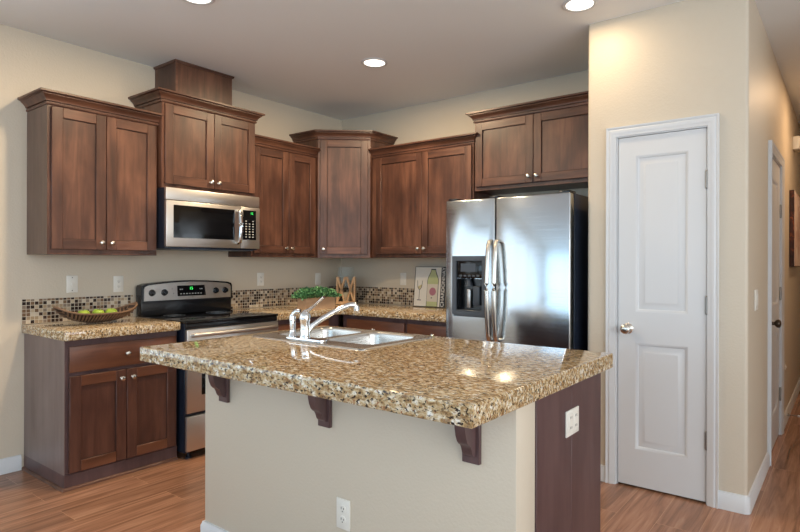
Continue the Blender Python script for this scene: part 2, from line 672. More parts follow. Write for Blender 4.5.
def panel_door(name, width, height, panels, mats='trim', parent_loc=(0, 0, 0), rotz=0.0, thick=0.035, arch=False):
    """slab in local x 0..width, face at y=0 (towards -y) with raised panels set in a sunk groove"""
    bm = MB()
    # stiles / rails grid leaving the panel openings
    xs = sorted(set([0, width] + [p[0] for p in panels] + [p[1] for p in panels]))
    x0, x1 = panels[0][0], panels[0][1]
    bm.box(0, x0, 0, thick, 0, height).box(x1, width, 0, thick, 0, height)
    zs = [0]
    for p in sorted(panels, key=lambda q: q[2]):
        bm.box(x0, x1, 0, thick, zs[-1], p[2])
        zs.append(p[3])
    bm.box(x0, x1, 0, thick, zs[-1], height)
    V = bm.bm.verts.new
    for (a, b, c, d) in panels:
        rings = []
        for ins, dep in ((0, 0), (0.010, 0.004), (0.016, 0.012), (0.030, 0.012), (0.052, 0.003), (0.056, 0.003)):
            rings.append([V((a + ins, dep, c + ins)), V((b - ins, dep, c + ins)), V((b - ins, dep, d - ins)), V((a + ins, dep, d - ins))])
        fs = []
        for A, B in zip(rings, rings[1:]):
            for i in range(4):
                j = (i + 1) % 4
                fs.append(bm.bm.faces.new((A[i], A[j], B[j], B[i])))
        fs.append(bm.bm.faces.new(rings[-1]))
        bm._mat(fs, 0)
    o = bm.build(name, mats)
    o.location = parent_loc
    o.rotation_euler = (0, 0, rotz)
    return o


def door_knob(parent, x, z, mat):
    k = MB()
    k.lathe([(0.031, 0.0), (0.031, 0.004), (0.026, 0.009), (0.012, 0.012), (0.011, 0.030), (0.018, 0.036), (0.026, 0.044), (0.0285, 0.054), (0.026, 0.063), (0.016, 0.069), (0.003, 0.071)], (x, 0, z), 'y', 28)
    return k.build('door_handle', mat, parent)


def hinge(parent, x, z, y=-0.006):
    h = MB()
    h.lathe([(0.0075, -0.045), (0.0075, 0.045)], (x, y, z), 'z', 12)
    h.lathe([(0.0075, 0.045), (0.004, 0.052)], (x, y, z), 'z', 12)
    h.lathe([(0.0045, -0.052), (0.0075, -0.045)], (x, y, z), 'z', 12)
    h.box(x - 0.004, x + 0.010, y + 0.002, y + 0.0075, z - 0.045, z + 0.045)
    return h.build('hinge', 'hinge', parent)


dw = DXR - DXL - 0.006
d1 = panel_door('door_1', dw, DZT - 0.015, [(0.100, dw - 0.090, 0.215, 0.835), (0.100, dw - 0.090, 1.015, 1.925)], 'trim', (DXL + 0.003, PY + 0.006, 0.012))
struct(d1)
door_knob(d1, 0.058, 0.915, 'nickel')
for z in (0.335, 1.07, 1.755):
    hinge(d1, dw + 0.003, z)
MB().box(-0.004, 0.0, 0.004, 0.034, 0.885, 0.945).build('strike_plate', 'hinge', d1)

# hall door (local x runs along +Y, face towards +X)
dwh = HD1 - HD0 - 0.006
d2 = panel_door('door_2', dwh, HDZ - 0.015, [(0.120, dwh - 0.120, 0.215, 0.80), (0.120, dwh - 0.120, 1.0, 1.90)], 'trim', (XH - 0.006, HD0 + 0.003, 0.012), R90)
struct(d2)
door_knob(d2, 0.07, 0.90, 'bronze')
for z in (0.30, 1.07, 1.70):
    hinge(d2, dwh + 0.003, z)
tr = MB().sweep([(HD0 - 0.006, 0), (HD0 - 0.006, HDZ + 0.006), (HD1 + 0.006, HDZ + 0.006), (HD1 + 0.006, 0)], cas, -1, plane='xz', base=0).build('trim_3', 'trim')
tr.location = (XH, 0, 0)
tr.rotation_euler = (0, 0, R90)
struct(tr)
tr = MB().sweep([(HD0, 0), (HD0, HDZ), (HD1, HDZ), (HD1, 0)], jam, -1, plane='xz', base=0).build('trim_4', 'trim')
tr.location = (XH, 0, 0)
tr.rotation_euler = (0, 0, R90)
struct(tr)


# living-room windows; the unseen right-wall pair is added for the fill light
def window(name, w_, h_, loc, rotz):
    f = MB()
    f.sweep([(0, 0), (0, h_), (w_, h_), (w_, 0), (0.0, 0.0)], [(0, 0), (-0.05, 0), (-0.05, 0.06), (0, 0.06)], -1, plane='xz', base=0.0)
    f.box(w_ / 2 - 0.02, w_ / 2 + 0.02, -0.05, -0.01, 0.05, h_ - 0.05)
    o = f.build(name, 'trim')
    o.location = loc
    o.rotation_euler = (0, 0, rotz)
    struct(o)
    MB().box(0.05, w_ - 0.05, -0.034, -0.028, 0.05, h_ - 0.05).build('pane', 'pane', o)
    return o


window('window_1', 2.375, 2.00, (XA - 0.10, -1.675, 0.60), R90)
window('window_2', 2.375, 2.00, (XA - 0.10, -4.05, 0.60), R90)
window('window_3', 3.175, 2.00, (-0.875, -4.30, 0.60), PI)
window('fill_window_5', 2.75, 2.00, (2.90, -0.30, 0.60), -R90)
window('fill_window_6', 2.75, 2.00, (2.90, 2.45, 0.60), -R90)
window('window_4', 3.175, 2.00, (2.30, -4.30, 0.60), PI)

# ------------------------------------------------------------------ cabinetry
CROWN = [(0, -0.004), (0.007, -0.004), (0.010, 0.0), (0.010, 0.008), (0.005, 0.011), (0.005, 0.016), (0.014, 0.018), (0.014, 0.024), (0.020, 0.034), (0.030, 0.045), (0.040, 0.052), (0.040, 0.057), (0.048, 0.059), (0.056, 0.062), (0.056, 0.074), (0, 0.074)]


def shaker(name, x0, x1, z0, z1, yf, parent, fr=0.062, th=0.020, flat=False, mats=('wood', 'wood_h')):
    """shaker door: local front face at y = yf, thickness th towards +y"""
    b = MB()
    bv = 0.0025
    if flat:
        b.box(x0, x1, yf, yf + th, z0, z1, 0.003, 2, 1)
    else:
        b.box(x0, x0 + fr, yf, yf + th, z0, z1, bv, 1, 0)
        b.box(x1 - fr, x1, yf, yf + th, z0, z1, bv, 1, 0)
        b.box(x0 + fr - .001, x1 - fr + .001, yf, yf + th, z0, z0 + fr, bv, 1, 1)
        b.box(x0 + fr - .001, x1 - fr + .001, yf, yf + th, z1 - fr, z1, bv, 1, 1)
        b.box(x0 + fr - .004, x1 - fr + .004, yf + 0.011, yf + th - .002, z0 + fr - .004, z1 - fr + .004, 0, 1, 0)
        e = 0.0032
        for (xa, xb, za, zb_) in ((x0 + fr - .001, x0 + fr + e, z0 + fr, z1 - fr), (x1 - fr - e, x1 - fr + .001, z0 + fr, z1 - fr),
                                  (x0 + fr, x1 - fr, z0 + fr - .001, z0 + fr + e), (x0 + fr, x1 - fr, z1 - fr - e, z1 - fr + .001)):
            b.box(xa, xb, yf + 0.0085, yf + 0.0115, za, zb_, 0, 1, 2)  # dark strips: stain build-up plus painted recess shadow round the panel
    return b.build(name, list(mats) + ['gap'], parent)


def cab_knob(parent, x, z, yf):
    k = MB()
    k.lathe([(0.0085, 0), (0.0085, 0.002), (0.0055, 0.004), (0.0050, 0.012), (0.009, 0.016), (0.0145, 0.020), (0.0155, 0.024), (0.0135, 0.028), (0.006, 0.031), (0.001, 0.0315)], (x, yf, z), 'y', 20)
    return k.build('knob', 'nickel', parent)


def carcass(parent, w_, d_, z0, z1, th=0.020):
    """cabinet box with a face frame, front of the frame at y = -(d_-th)"""
    b = MB()
    b.box(0, w_, -(d_ - th), 0, z0, z1, 0.0015, 1)
    return b.build('cabinet_box', 'wood', parent)


def upper(label, loc, rotz, w_, d_, z0, zc, splits, returns=(True, True), gl=0.016, gr=0.014, bot=0.032, knobs=None):
    t = thing('wall_cabinet', label, 'cabinet', loc, rotz, 'wall cabinets')
    carcass(t, w_, d_, z0, zc + 0.005)
    edges = [gl] + list(splits) + [w_ - gr]
    for i in range(len(edges) - 1):
        a = edges[i] + (0.0015 if i else 0)
        b = edges[i + 1] - (0.0015 if i < len(edges) - 2 else 0)
        dr = shaker('door', a, b, z0 + bot, zc - 0.012, -d_, t)
        if knobs:
            kx = a + 0.03 if knobs == 'l' else b - 0.03
        else:
            kx = (b - 0.03) if i == 0 else (a + 0.03)
        cab_knob(dr, kx, z0 + bot + 0.045, -d_)
    path = []
    df = d_ - 0.020
    if returns[0]:
        path.append((0, 0))
    path += [(0, -df), (w_, -df)]
    if returns[1]:
        path.append((w_, 0))
    MB().sweep(path, CROWN, 1, base=zc).build('crown_moulding', 'wood_h', t)
    return t


ZU = 1.355
ZL = 2.263     # crown starts here on the lower uppers
ZH = 2.427     # and here on the taller ones
a1 = upper('dark wood double-door wall cabinet at far left, above the fruit basket', (XA + 0.001, 1.417, 0), R90, 0.681, 0.33, ZU, ZL, [0.334])
MB().box(-0.003, -0.0002, -0.31, 0, ZU, ZL - 0.005).build('side_panel', 'side_upper', a1)['label'] = 'side panel greyed by painted daylight sheen'
a2 = upper('raised double-door wall cabinet above the microwave', (XA + 0.001, 2.105, 0), R90, 0.780, 0.38, 1.828, ZH, [0.400], bot=0.028)
upper('double-door wall cabinet between microwave and corner cabinet', (XA + 0.001, 2.888, 0), R90, 0.702, 0.33, ZU, ZL, [0.372], (True, False), gr=0.026)
upper('double-door wall cabinet between corner cabinet and refrigerator', (-3.480, YB, 0), 0.0, 1.077, 0.33, ZU, ZL, [0.574], (False, True), gl=0.060, gr=0.012)
upper('short wide double-door wall cabinet mounted above the refrigerator', (-2.392, YB, 0), 0.0, 1.09, 0.33, 1.880, ZH, [0.515], bot=0.030)

# diagonal corner cabinet
P1 = Vector((-3.845, 3.596))
P2 = Vector((-3.488, 3.902))
ang = math.atan2(P2.y - P1.y, P2.x - P1.x)
cc = thing('wall_cabinet', 'single-door diagonal wall cabinet in the room corner, taller than its neighbours', 'cabinet', (P1.x, P1.y, 0), ang, 'wall cabinets')
rot = Matrix.Rotation(-ang, 2)


def toloc(x, y):
    v = rot @ (Vector((x, y)) - P1)
    return (v.x, v.y)


L = (P2 - P1).length
gapc = 0.003
foot = [toloc(XA, 3.596), (0, 0), (L, 0), toloc(-3.488, YB), toloc(XA, YB)]
MB().prism(foot, ZU, ZH + 0.005).build('cabinet_box', 'wood', cc)
dr = shaker('door', 0.022, L - 0.022, ZU + 0.032, ZH - 0.012, -0.020, cc)
cab_knob(dr, 0.052, ZU + 0.077, -0.020)
MB().sweep([toloc(XA, 3.596), (0, 0), (L, 0), toloc(-3.488, YB)], CROWN, 1, base=ZH).build('crown_moulding', 'wood_h', cc)

# vent chase above the raised cabinet
vc = thing('vent_chase', 'plain dark wood duct chase box standing on the raised cabinet, reaching the ceiling', 'vent cover', (XA, 2.25, ZH + 0.0745), R90)
hh = ZC - (ZH + 0.0745)
MB().box(0, 0.47, -0.29, 0, 0, hh - 0.001, 0.001, 1).build('chase_box', 'wood', vc)
MB().sweep([(0, 0), (0, -0.29), (0.47, -0.29), (0.47, 0)], [(0, 0), (0.008, 0), (0.012, 0.010), (0.012, 0.016), (0, 0.016)], 1, base=hh - 0.0175).build('top_trim', 'wood_h', vc)
MB().box(-0.004, 0.012, -0.294, -0.278, 0, hh - 0.018).build('corner_strip', 'wood_h', vc)


BW = ('wood_base', 'wood_base_h')


def base_cabinet(label, loc, rotz, w_, units, depth=0.61, toe_end=False, gl=0.018, gr=0.014):
    """units: list of (x0, x1, number of doors) each with a drawer over the doors"""
    t = thing('base_cabinet', label, 'cabinet', loc, rotz, 'base cabinets')
    df = depth - 0.020
    MB().box(0, w_, -df, 0, 0.088, CB - 0.0005, 0.0015, 1).build('cabinet_box', 'wood_dark', t)
    tk = MB().box(-0.004 if toe_end else 0, w_, -df - 0.006, 0, 0, 0.088)
    tk.build('toe_board', 'wood_dark', t)
    if toe_end:
        MB().box(-0.004, -0.0002, -df, 0, 0.088, CB - 0.0005).build('side_panel', 'side_base', t)['label'] = 'side panel greyed by painted daylight sheen'
        sh = [(0, 0), (0.014, 0), (0.013, 0.008), (0.008, 0.014), (0, 0.016)]
        MB().sweep([(-0.004, 0), (-0.004, -df - 0.006), (w_, -df - 0.006)], sh, 1).build('shoe_moulding', 'wood_h', t)
    for (a, b, nd) in units:
        drw = shaker('drawer', a, b, 0.672, 0.822, -depth, t, flat=True, mats=BW)
        cab_knob(drw, (a + b) / 2, 0.748, -depth)
        wd = (b - a) / nd
        for i in range(nd):
            x0 = a + i * wd + (0.0015 if i else 0)
            x1 = a + (i + 1) * wd - (0.0015 if i < nd - 1 else 0)
            dr = shaker('door', x0, x1, 0.096, 0.650, -depth, t, mats=BW)
            kx = x1 - 0.032 if i == 0 else x0 + 0.032
            cab_knob(dr, kx, 0.600, -depth)
    return t


base_cabinet('dark base cabinet under the fruit basket, one drawer above two doors', (XA + 0.004, 1.405, 0), R90, 0.680, [(0.018, 0.666, 2)], toe_end=True)
base_cabinet('base cabinet between range and room corner, mostly behind the sink', (XA + 0.004, 2.862, 0), R90, 0.735, [(0.018, 0.60, 1)])
base_cabinet('base cabinet under the back worktop, nearer the room corner', (-3.565, YB - 0.004, 0), 0, 0.712, [(0.06, 0.700, 1)])
base_cabinet('base cabinet under the back worktop, beside the refrigerator', (-2.850, YB - 0.004, 0), 0, 0.545, [(0.014, 0.530, 1)])

# worktops
t = MB().box(XA, -3.538, 1.386, 2.088, CB, CT, 0.006, 2).build('countertop', 'granite')
tag(t, 'speckled granite worktop under the fruit basket, left of the range', 'countertop')
Lp = [(XA, 2.862), (-3.538, 2.862), (-3.538, 3.585), (-2.302, 3.585), (-2.302, YB), (XA, YB)]
b = MB().prism(Lp, CB, CT)
es = [e for e in b.bm.edges if abs(e.verts[0].co.z - e.verts[1].co.z) < 1e-6]
bmesh.ops.bevel(b.bm, geom=es, offset=0.006, segments=2, profile=0.5, affect='EDGES')
tag(b.build('countertop', 'granite'), 'L-shaped speckled granite worktop running from range to refrigerator', 'countertop')


# mosaic backsplashes (local x along the wall)
def splash(label, loc, rotz, w_):
    o = MB().box(0, w_, -0.008, 0, 0, 0.156).build('backsplash', 'mosaic')
    o.location = loc
    o.rotation_euler = (0, 0, rotz)
    tag(o, label, 'backsplash')


splash('mosaic tile backsplash strip behind the fruit basket', (XA, 1.386, CT + .0005), R90, 0.70)
splash('mosaic tile backsplash strip on left wall behind the planter', (XA, 2.862, CT + .0005), R90, YB - 2.862 - 0.009)
splash('mosaic tile backsplash strip on back wall beside the bottle sign', (XA + 0.0085, YB, CT + .0005), 0, 1.86)

# ------------------------------------------------------------------ kitchen island
IX0, IX1, IY0, IY1 = -2.490, -0.785, 1.278, 2.386
IZ0, IZ1 = 0.874, 0.937
WX0, WX1, WY = -2.424, -0.800, 1.555
isl = thing('kitchen_island', 'pale painted kitchen island body with dark wood end panel', 'kitchen island', (WX0, WY, 0))
iw = WX1 - WX0
MB().box(0, iw, 0, 0.130, 0, IZ0 - 0.0005, 0.003, 2).build('half_wall', 'wall', isl)
for nm_, bx_ in (('side_panel', (0, 0.018, 0.1305, 0.715, 0.0, IZ0 - 0.0005)), ('side_panel', (iw - 0.030, iw - 0.0125, 0.1305, 0.715, 0.0, IZ0 - 0.0005)),
                 ('back_panel', (0.0185, iw - 0.0305, 0.697, 0.715, 0.09, IZ0 - 0.0005)), ('bottom_shelf', (0.0185, iw - 0.0305, 0.1305, 0.6965, 0.09, 0.108)),
                 ('toe_board', (0.0185, iw - 0.0305, 0.63, 0.645, 0, 0.0895))):
    MB().box(*bx_).build(nm_, 'wood_dark', isl)
MB().box(iw - 0.012, iw + 0.004, 0.1305, 0.420, 0, IZ0 - 0.0005, 0.001, 1).box(iw - 0.012, iw + 0.004, 0.421, 0.720, 0, IZ0 - 0.0005, 0.001, 1).build('end_panel', 'wood_dark', isl)['label'] = 'dark purplish brown end panel'
MB().sweep([(0, 0.13), (0, 0), (iw, 0), (iw, 0.13)], bb, 1).build('baseboard', 'trim', isl)

# worktop with a sink cut-out
SX0, SX1, SY0, SY1 = -2.405, -1.650, 1.795, 2.325
M['granite_island'] = granite('speckled_granite_island', ((0, -1.045), (1, 2.215)))
b = MB()
bm = b.bm
hx0, hx1, hy0, hy1 = SX0 + 0.02, SX1 - 0.02, SY0 + 0.02, SY1 - 0.02


def ringv(z, o):
    return [bm.verts.new(p + (z,)) for p in (((IX0, IY0), (IX1, IY0), (IX1, IY1), (IX0, IY1)) if o else ((hx0, hy0), (hx1, hy0), (hx1, hy1), (hx0, hy1)))]


ot, it, ob, ib = ringv(IZ1, 1), ringv(IZ1, 0), ringv(IZ0, 1), ringv(IZ0, 0)
fs = []
for i in range(4):
    j = (i + 1) % 4
    fs += [bm.faces.new((ot[i], ot[j], it[j], it[i])), bm.faces.new((ob[j], ob[i], ib[i], ib[j])),
           bm.faces.new((ob[i], ob[j], ot[j], ot[i])), bm.faces.new((it[i], it[j], ib[j], ib[i]))]
bmesh.ops.recalc_face_normals(bm, faces=fs)
es = [e for e in bm.edges if all(v in ot or v in ob for v in e.verts) and len([v for v in e.verts if v in ot]) != 1]
bmesh.ops.bevel(bm, geom=es, offset=0.006, segments=3, profile=0.5, affect='EDGES')
tag(b.build('island_countertop', 'granite_island'), 'thick speckled granite top of the kitchen island', 'countertop')

# corbels under the overhang (local: wall at y=0, reaching towards -y)
cb = None


def make_corbel(label, x):
    t = thing('corbel', label, 'bracket', (x, WY, IZ0 - 0.001), 0, 'corbels under the island top')
    prof = [(-0.016, 0), (-0.128, 0), (-0.128, -0.012), (-0.118, -0.016), (-0.112, -0.030)]
    prof += [(-0.106 + 0.050 * (1 - math.cos(q)), -0.040 - 0.090 * math.sin(q)) for q in (0.1, 0.4, 0.7, 1.0, 1.3, 1.5)]
    prof += [(-0.050, -0.142), (-0.042, -0.158), (-0.030, -0.168), (-0.016, -0.172)]
    prof = [(-0.016 + (p[0] + 0.016) * 0.72, p[1]) for p in prof]
    MB().prism(prof, -0.019, 0.019, 'x').build('bracket_arm', 'wood_dark', t)
    MB().box(-0.032, 0.032, -0.016, -0.0005, -0.195, 0, 0.002, 1).build('back_plate', 'wood_dark', t)
    return t


cb = make_corbel('dark wood corbel nearest the range end of the island', -2.262)
dup(cb, (-1.612, WY, IZ0 - 0.001), 0, 'middle dark wood corbel under the island overhang')
dup(cb, (-0.952, WY, IZ0 - 0.001), 0, 'dark wood corbel under the nearest corner of the island top')

# ------------------------------------------------------------------ sink, faucet, sprayer
sk = thing('kitchen_sink', 'double-bowl stainless steel drop-in sink set in the island top', 'sink', (SX0, SY0, IZ1))
sw, sd = SX1 - SX0, SY1 - SY0


def rrect(x0, x1, y0, y1, r, n=5):
    return (arc(x1 - r, y0 + r, r, -90, 0, n) + arc(x1 - r, y1 - r, r, 0, 90, n) + arc(x0 + r, y1 - r, r, 90, 180, n) + arc(x0 + r, y0 + r, r, 180, 270, n))


bowls = [(0.045, sw / 2 - 0.018, 0.105, sd - 0.045), (sw / 2 + 0.018, sw - 0.045, 0.105, sd - 0.045)]
b = MB()
bm = b.bm
# rim: flat plate with two holes, made as a grid of quads between rounded loops
xm = sw / 2
rim_z, lip = 0.0065, 0.0005
fs = []
for k, (x0, x1, y0, y1) in enumerate(bowls):
    inner = rrect(x0, x1, y0, y1, 0.055)
    X0, X1 = (0.0, xm) if k == 0 else (xm, sw)
    n = len(inner)

    def outer_pt(p):
        cx_, cy_ = (x0 + x1) / 2, (y0 + y1) / 2
        dx, dy = p[0] - cx_, p[1] - cy_
        tx = ((X1 - cx_) / dx) if dx > 1e-9 else ((X0 - cx_) / dx if dx < -1e-9 else 1e9)
        ty = ((sd - cy_) / dy) if dy > 1e-9 else ((0 - cy_) / dy if dy < -1e-9 else 1e9)
        q = min(tx, ty)
        return (cx_ + dx * q, cy_ + dy * q)
    iv = [bm.verts.new((p[0], p[1], rim_z)) for p in inner]
    ov = [bm.verts.new(outer_pt(p) + (rim_z,)) for p in inner]
    for i in range(n):
        j = (i + 1) % n
        fs.append(bm.faces.new((ov[i], ov[j], iv[j], iv[i])))
    # fill the plate corners cut off between neighbouring outer points
    for (qx, qy) in ((X0, 0), (X1, 0), (X1, sd), (X0, sd)):
        for i in range(n):
            j = (i + 1) % n
            a_, c_ = ov[i].co, ov[j].co
            if (abs(a_.x - qx) < 1e-6 and abs(c_.y - qy) < 1e-6) or (abs(a_.y - qy) < 1e-6 and abs(c_.x - qx) < 1e-6):
                if (a_ - c_).length > 1e-5:
                    q0 = Vector((qx, qy, rim_z))
                    ui, uj = a_ - q0, c_ - q0
                    if abs(qx - xm) < 1e-6 or min(ui.length, uj.length) < 0.0345:
                        mid = [bm.verts.new(q0)]
                    else:
                        ui.normalize()
                        uj.normalize()
                        R_ = 0.034
                        cen = q0 + (ui + uj) * R_
                        mid = [bm.verts.new(cen - uj * R_ * math.cos(k_ * PI / 10) - ui * R_ * math.sin(k_ * PI / 10)) for k_ in range(6)]
                    fs.append(bm.faces.new([ov[i]] + mid + [ov[j]]))
    # bowl walls
    prev = iv
    cx_, cy_ = (x0 + x1) / 2, (y0 + y1) / 2
    for (sc_, z) in ((0.985, 0.003), (0.97, -0.006), (0.95, -0.15), (0.91, -0.175), (0.80, -0.183)):
        cur = [bm.verts.new((cx_ + (p[0] - cx_) * sc_, cy_ + (p[1] - cy_) * sc_, z)) for p in inner]
        for i in range(n):
            j = (i + 1) % n
            f = bm.faces.new((prev[i], prev[j], cur[j], cur[i]))
            f.smooth = True
            fs.append(f)
        prev = cur
    fs.append(bm.faces.new(prev))
bmesh.ops.recalc_face_normals(bm, faces=fs)
for f in fs:
    f.normal_update()
# raised rolled rim edge
_rp = rrect(0, sw, 0, sd, 0.034, 6)
b.sweep(_rp + [_rp[0]], [(-0.012, 0.0066), (-0.006, 0.0078), (0.0, 0.0066), (0.004, 0.0015), (0.004, 0.0005), (-0.012, 0.0005)], 1)
b.build('sink_basin', 'sink_steel', sk)
for (x0, x1, y0, y1) in bowls:
    MB().lathe([(0.045, -0.1828), (0.045, -0.181), (0.036, -0.1805), (0.030, -0.1822), (0.001, -0.1822)], ((x0 + x1) / 2, (y0 + y1) / 2, 0), 'z', 24).build('drain', 'chrome', sk)

FZ = IZ1 + 0.0080
FX, FY = -2.058, 1.845
fc = thing('kitchen_faucet', 'chrome single-lever kitchen faucet with long spout over the sink', 'faucet', (FX, FY, FZ))
b = MB()
b.prism(rrect(-0.125, 0.135, -0.030, 0.030, 0.029), 0, 0.009)
bmesh.ops.bevel(b.bm, geom=[e for e in b.bm.edges if all(v.co.z > 0.008 for v in e.verts)], offset=0.003, segments=2, profile=0.5, affect='EDGES')
b.build('deck_plate', 'chrome', fc)
MB().lathe([(0.027, 0.009), (0.026, 0.016), (0.0235, 0.022), (0.0235, 0.085), (0.0265, 0.092), (0.0265, 0.112), (0.022, 0.124), (0.015, 0.134), (0.004, 0.139)], (0, 0, 0), 'z', 28).build('faucet_body', 'chrome', fc)
sp = [(q_[0] * 0.76, q_[1] * 0.76, q_[2]) for q_ in [(0.010, 0.010, 0.034), (0.03, 0.032, 0.066), (0.07, 0.074, 0.096), (0.12, 0.126, 0.128), (0.163, 0.172, 0.151), (0.192, 0.202, 0.162), (0.210, 0.222, 0.162), (0.217, 0.229, 0.152), (0.218, 0.230, 0.134)]]
MB().tube(sp, [0.014, 0.0135, 0.013, 0.0125, 0.0125, 0.0135, 0.0145, 0.0145, 0.0145], 16).build('spout', 'chrome', fc)
MB().tube([(0.0, 0.0, 0.132), (0.022, 0.010, 0.144), (0.045, 0.018, 0.162), (0.070, 0.026, 0.184), (0.094, 0.033, 0.203)], [0.013, 0.010, 0.0075, 0.0075, 0.009], 14, flat=(1.25, 0.75)).build('lever_handle', 'chrome', fc)
sy = thing('side_sprayer', 'chrome side sprayer standing left of the faucet on its deck plate', 'sprayer', (FX - 0.088, FY, FZ + 0.0095))
MB().lathe([(0.022, 0), (0.021, 0.006), (0.016, 0.012), (0.0145, 0.030)], (0, 0, 0), 'z', 24).build('sprayer_base', 'chrome', sy)
MB().lathe([(0.0125, 0.030), (0.0145, 0.045), (0.0165, 0.075), (0.0165, 0.092), (0.013, 0.104)], (0, 0, 0), 'z', 24).tube([(0, 0, 0.092), (0.006, 0.004, 0.110), (0.018, 0.010, 0.120), (0.034, 0.018, 0.118)], [0.013, 0.0135, 0.013, 0.0115], 14).build('sprayer_head', 'chrome', sy)

# ------------------------------------------------------------------ range
RW = 0.760
rg = thing('kitchen_range', 'stainless and black freestanding electric range between the base cabinets', 'range', (XA, 2.0965, 0), R90)
RD = 0.665
MB().box(0.002, RW - 0.002, -RD, -0.03, 0.045, 0.900, 0.002, 1).build('oven_body', 'black_side', rg)
MB().box(0.0, RW, -RD - 0.024, -0.03, 0.900, 0.918, 0.005, 2).build('cooktop', 'black_glass', rg)
for (bx, by, br) in ((0.20, -0.20, 0.075), (0.57, -0.20, 0.095), (0.20, -0.50, 0.095), (0.57, -0.50, 0.075)):
    ring = MB()
    for rr in (br, br * 0.62):
        ring.lathe([(rr, 0.9178), (rr, 0.9186), (rr - 0.003, 0.9186), (rr - 0.003, 0.9178)], (bx, by, 0), 'z', 40)
    ring.build('burner_ring', 'grey_plastic', rg)
MB().box(0.004, RW - 0.004, -RD - 0.016, -RD, 0.868, 0.898, 0.003, 2).build('front_rail', 'black', rg)
od = MB().box(0.004, RW - 0.004, -RD - 0.028, -RD - 0.001, 0.308, 0.862, 0.006, 2).build('oven_door', 'steel', rg)
MB().box(0.11, RW - 0.11, -RD - 0.031, -RD - 0.0285, 0.42, 0.74, 0.001, 1).build('door_glass', 'black_glass', od)
hp = [(0.045, -RD - 0.030, 0.822), (0.045, -RD - 0.055, 0.826), (0.075, -RD - 0.068, 0.828)] + [(0.075 + 0.61 * i / 10, -RD - 0.068 - 0.010 * math.sin(PI * i / 10), 0.828) for i in range(1, 10)] + [(0.685, -RD - 0.068, 0.828), (0.715, -RD - 0.055, 0.826), (0.715, -RD - 0.030, 0.822)]
MB().tube(hp, 0.015, 14, flat=(1, 0.9)).build('oven_handle', 'steel', od)
MB().box(0.004, RW - 0.004, -RD - 0.026, -RD - 0.001, 0.055, 0.288, 0.006, 2).build('storage_drawer', 'steel', rg)
for fx in (0.05, RW - 0.05):
    for fy in (-RD + 0.03, -0.08):
        MB().lathe([(0.020, 0.0), (0.020, 0.012), (0.010, 0.016), (0.008, 0.046)], (fx, fy, 0), 'z', 14).build('levelling_foot', 'black_side', rg)
# backguard: black riser + arched stainless face
MB().box(0.004, RW - 0.004, -0.098, -0.03, 0.918, 1.030, 0.004, 2).build('backguard_riser', 'black', rg)


def arched(x0, x1, z0, zend, rise, r=0.03, n=18):
    pts = [(x0, z0), (x1, z0)]
    top = []
    for i in range(n + 1):
        s = i / n
        x = x1 - (x1 - x0) * s
        top.append((x, zend + rise * math.sin(PI * s)))
    # round the shoulders
    top[0] = (x1, zend - r * 0.9)
    top.insert(1, (x1 - r * 0.25, zend - r * 0.28))
    top[-1] = (x0, zend - r * 0.9)
    top.insert(-1, (x0 + r * 0.25, zend - r * 0.28))
    return pts + top


MB().prism(arched(0.0, RW, 1.010, 1.148, 0.022), -0.102, -0.03, 'y').build('backguard_shell', 'black', rg)
bgf = MB().prism(arched(0.020, RW - 0.020, 1.026, 1.137, 0.022, 0.03), -0.112, -0.101, 'y').build('backguard_face', 'steel', rg)
dp = MB().prism([(0.275, 1.052), (0.505, 1.052), (0.490, 1.132), (0.270, 1.132)], -0.116, -0.1125, 'y').build('control_display', 'display_black', rg)
MB().sweep([(0.503, 1.052), (0.489, 1.132)], [(0, 0), (0.008, 0), (0.008, 0.006), (0, 0.006)], 1, plane='xz', base=-0.1125).build('display_trim', 'chrome', dp)


def text_mesh(name, body, size, mat, parent, mtx, bold=0.0, extrude=0.0005, space=1.0):
    cu = bpy.data.curves.new(name, 'FONT')
    cu.body = body
    cu.size = size
    cu.extrude = extrude
    cu.offset = bold
    cu.space_character = space
    cu.align_x = 'CENTER'
    cu.align_y = 'CENTER'
    tmp = bpy.data.objects.new(name + '_tmp', cu)
    C.objects.link(tmp)
    dg = bpy.context.evaluated_depsgraph_get()
    me = bpy.data.meshes.new_from_object(tmp.evaluated_get(dg))
    bpy.data.objects.remove(tmp)
    me.name = name
    me.transform(mtx)
    me.materials.clear()
    me.materials.append(M[mat])
    o = bpy.data.objects.new(name, me)
    C.objects.link(o)
    o.parent = parent
    return o


UP = Matrix.Rotation(PI / 2, 4, 'X')   # text lying in xz, facing -y
text_mesh('clock_digits', '15', 0.030, 'green_led', dp, Matrix.Translation((0.385, -0.1165, 1.108)) @ UP)
for x, z, w_ in [(0.295 + i * 0.024, 1.066, 0.012) for i in range(8)] + [(q_, 1.100, 0.010) for q_ in (0.29, 0.305, 0.455, 0.47)]:
    MB().box(x, x + w_, -0.1172, -0.1155, z, z + 0.007).build('touch_button', 'button', dp)
for kx in (0.075, 0.170, RW - 0.160, RW - 0.075):
    k = MB().lathe([(0.0245, 0), (0.0245, 0.003), (0.019, 0.006), (0.0175, 0.022), (0.014, 0.026), (0.002, 0.0265)], (kx, -0.1125, 1.085), 'y', 24)
    k.box(kx - 0.0035, kx + 0.0035, -0.1125 - 0.030, -0.1125 - 0.024, 1.085 - 0.016, 1.085 + 0.016, 0.001, 1)
    k.build('control_knob', 'black', rg)
for (kx, kz) in ((0.232, 1.110), (0.243, 1.075), (0.40, 1.042)):
    MB().lathe([(0.003, 0), (0.003, 0.0012), (0.001, 0.0014)], (kx, -0.112, kz), 'y', 8).build('indicator_light', 'slot', rg)

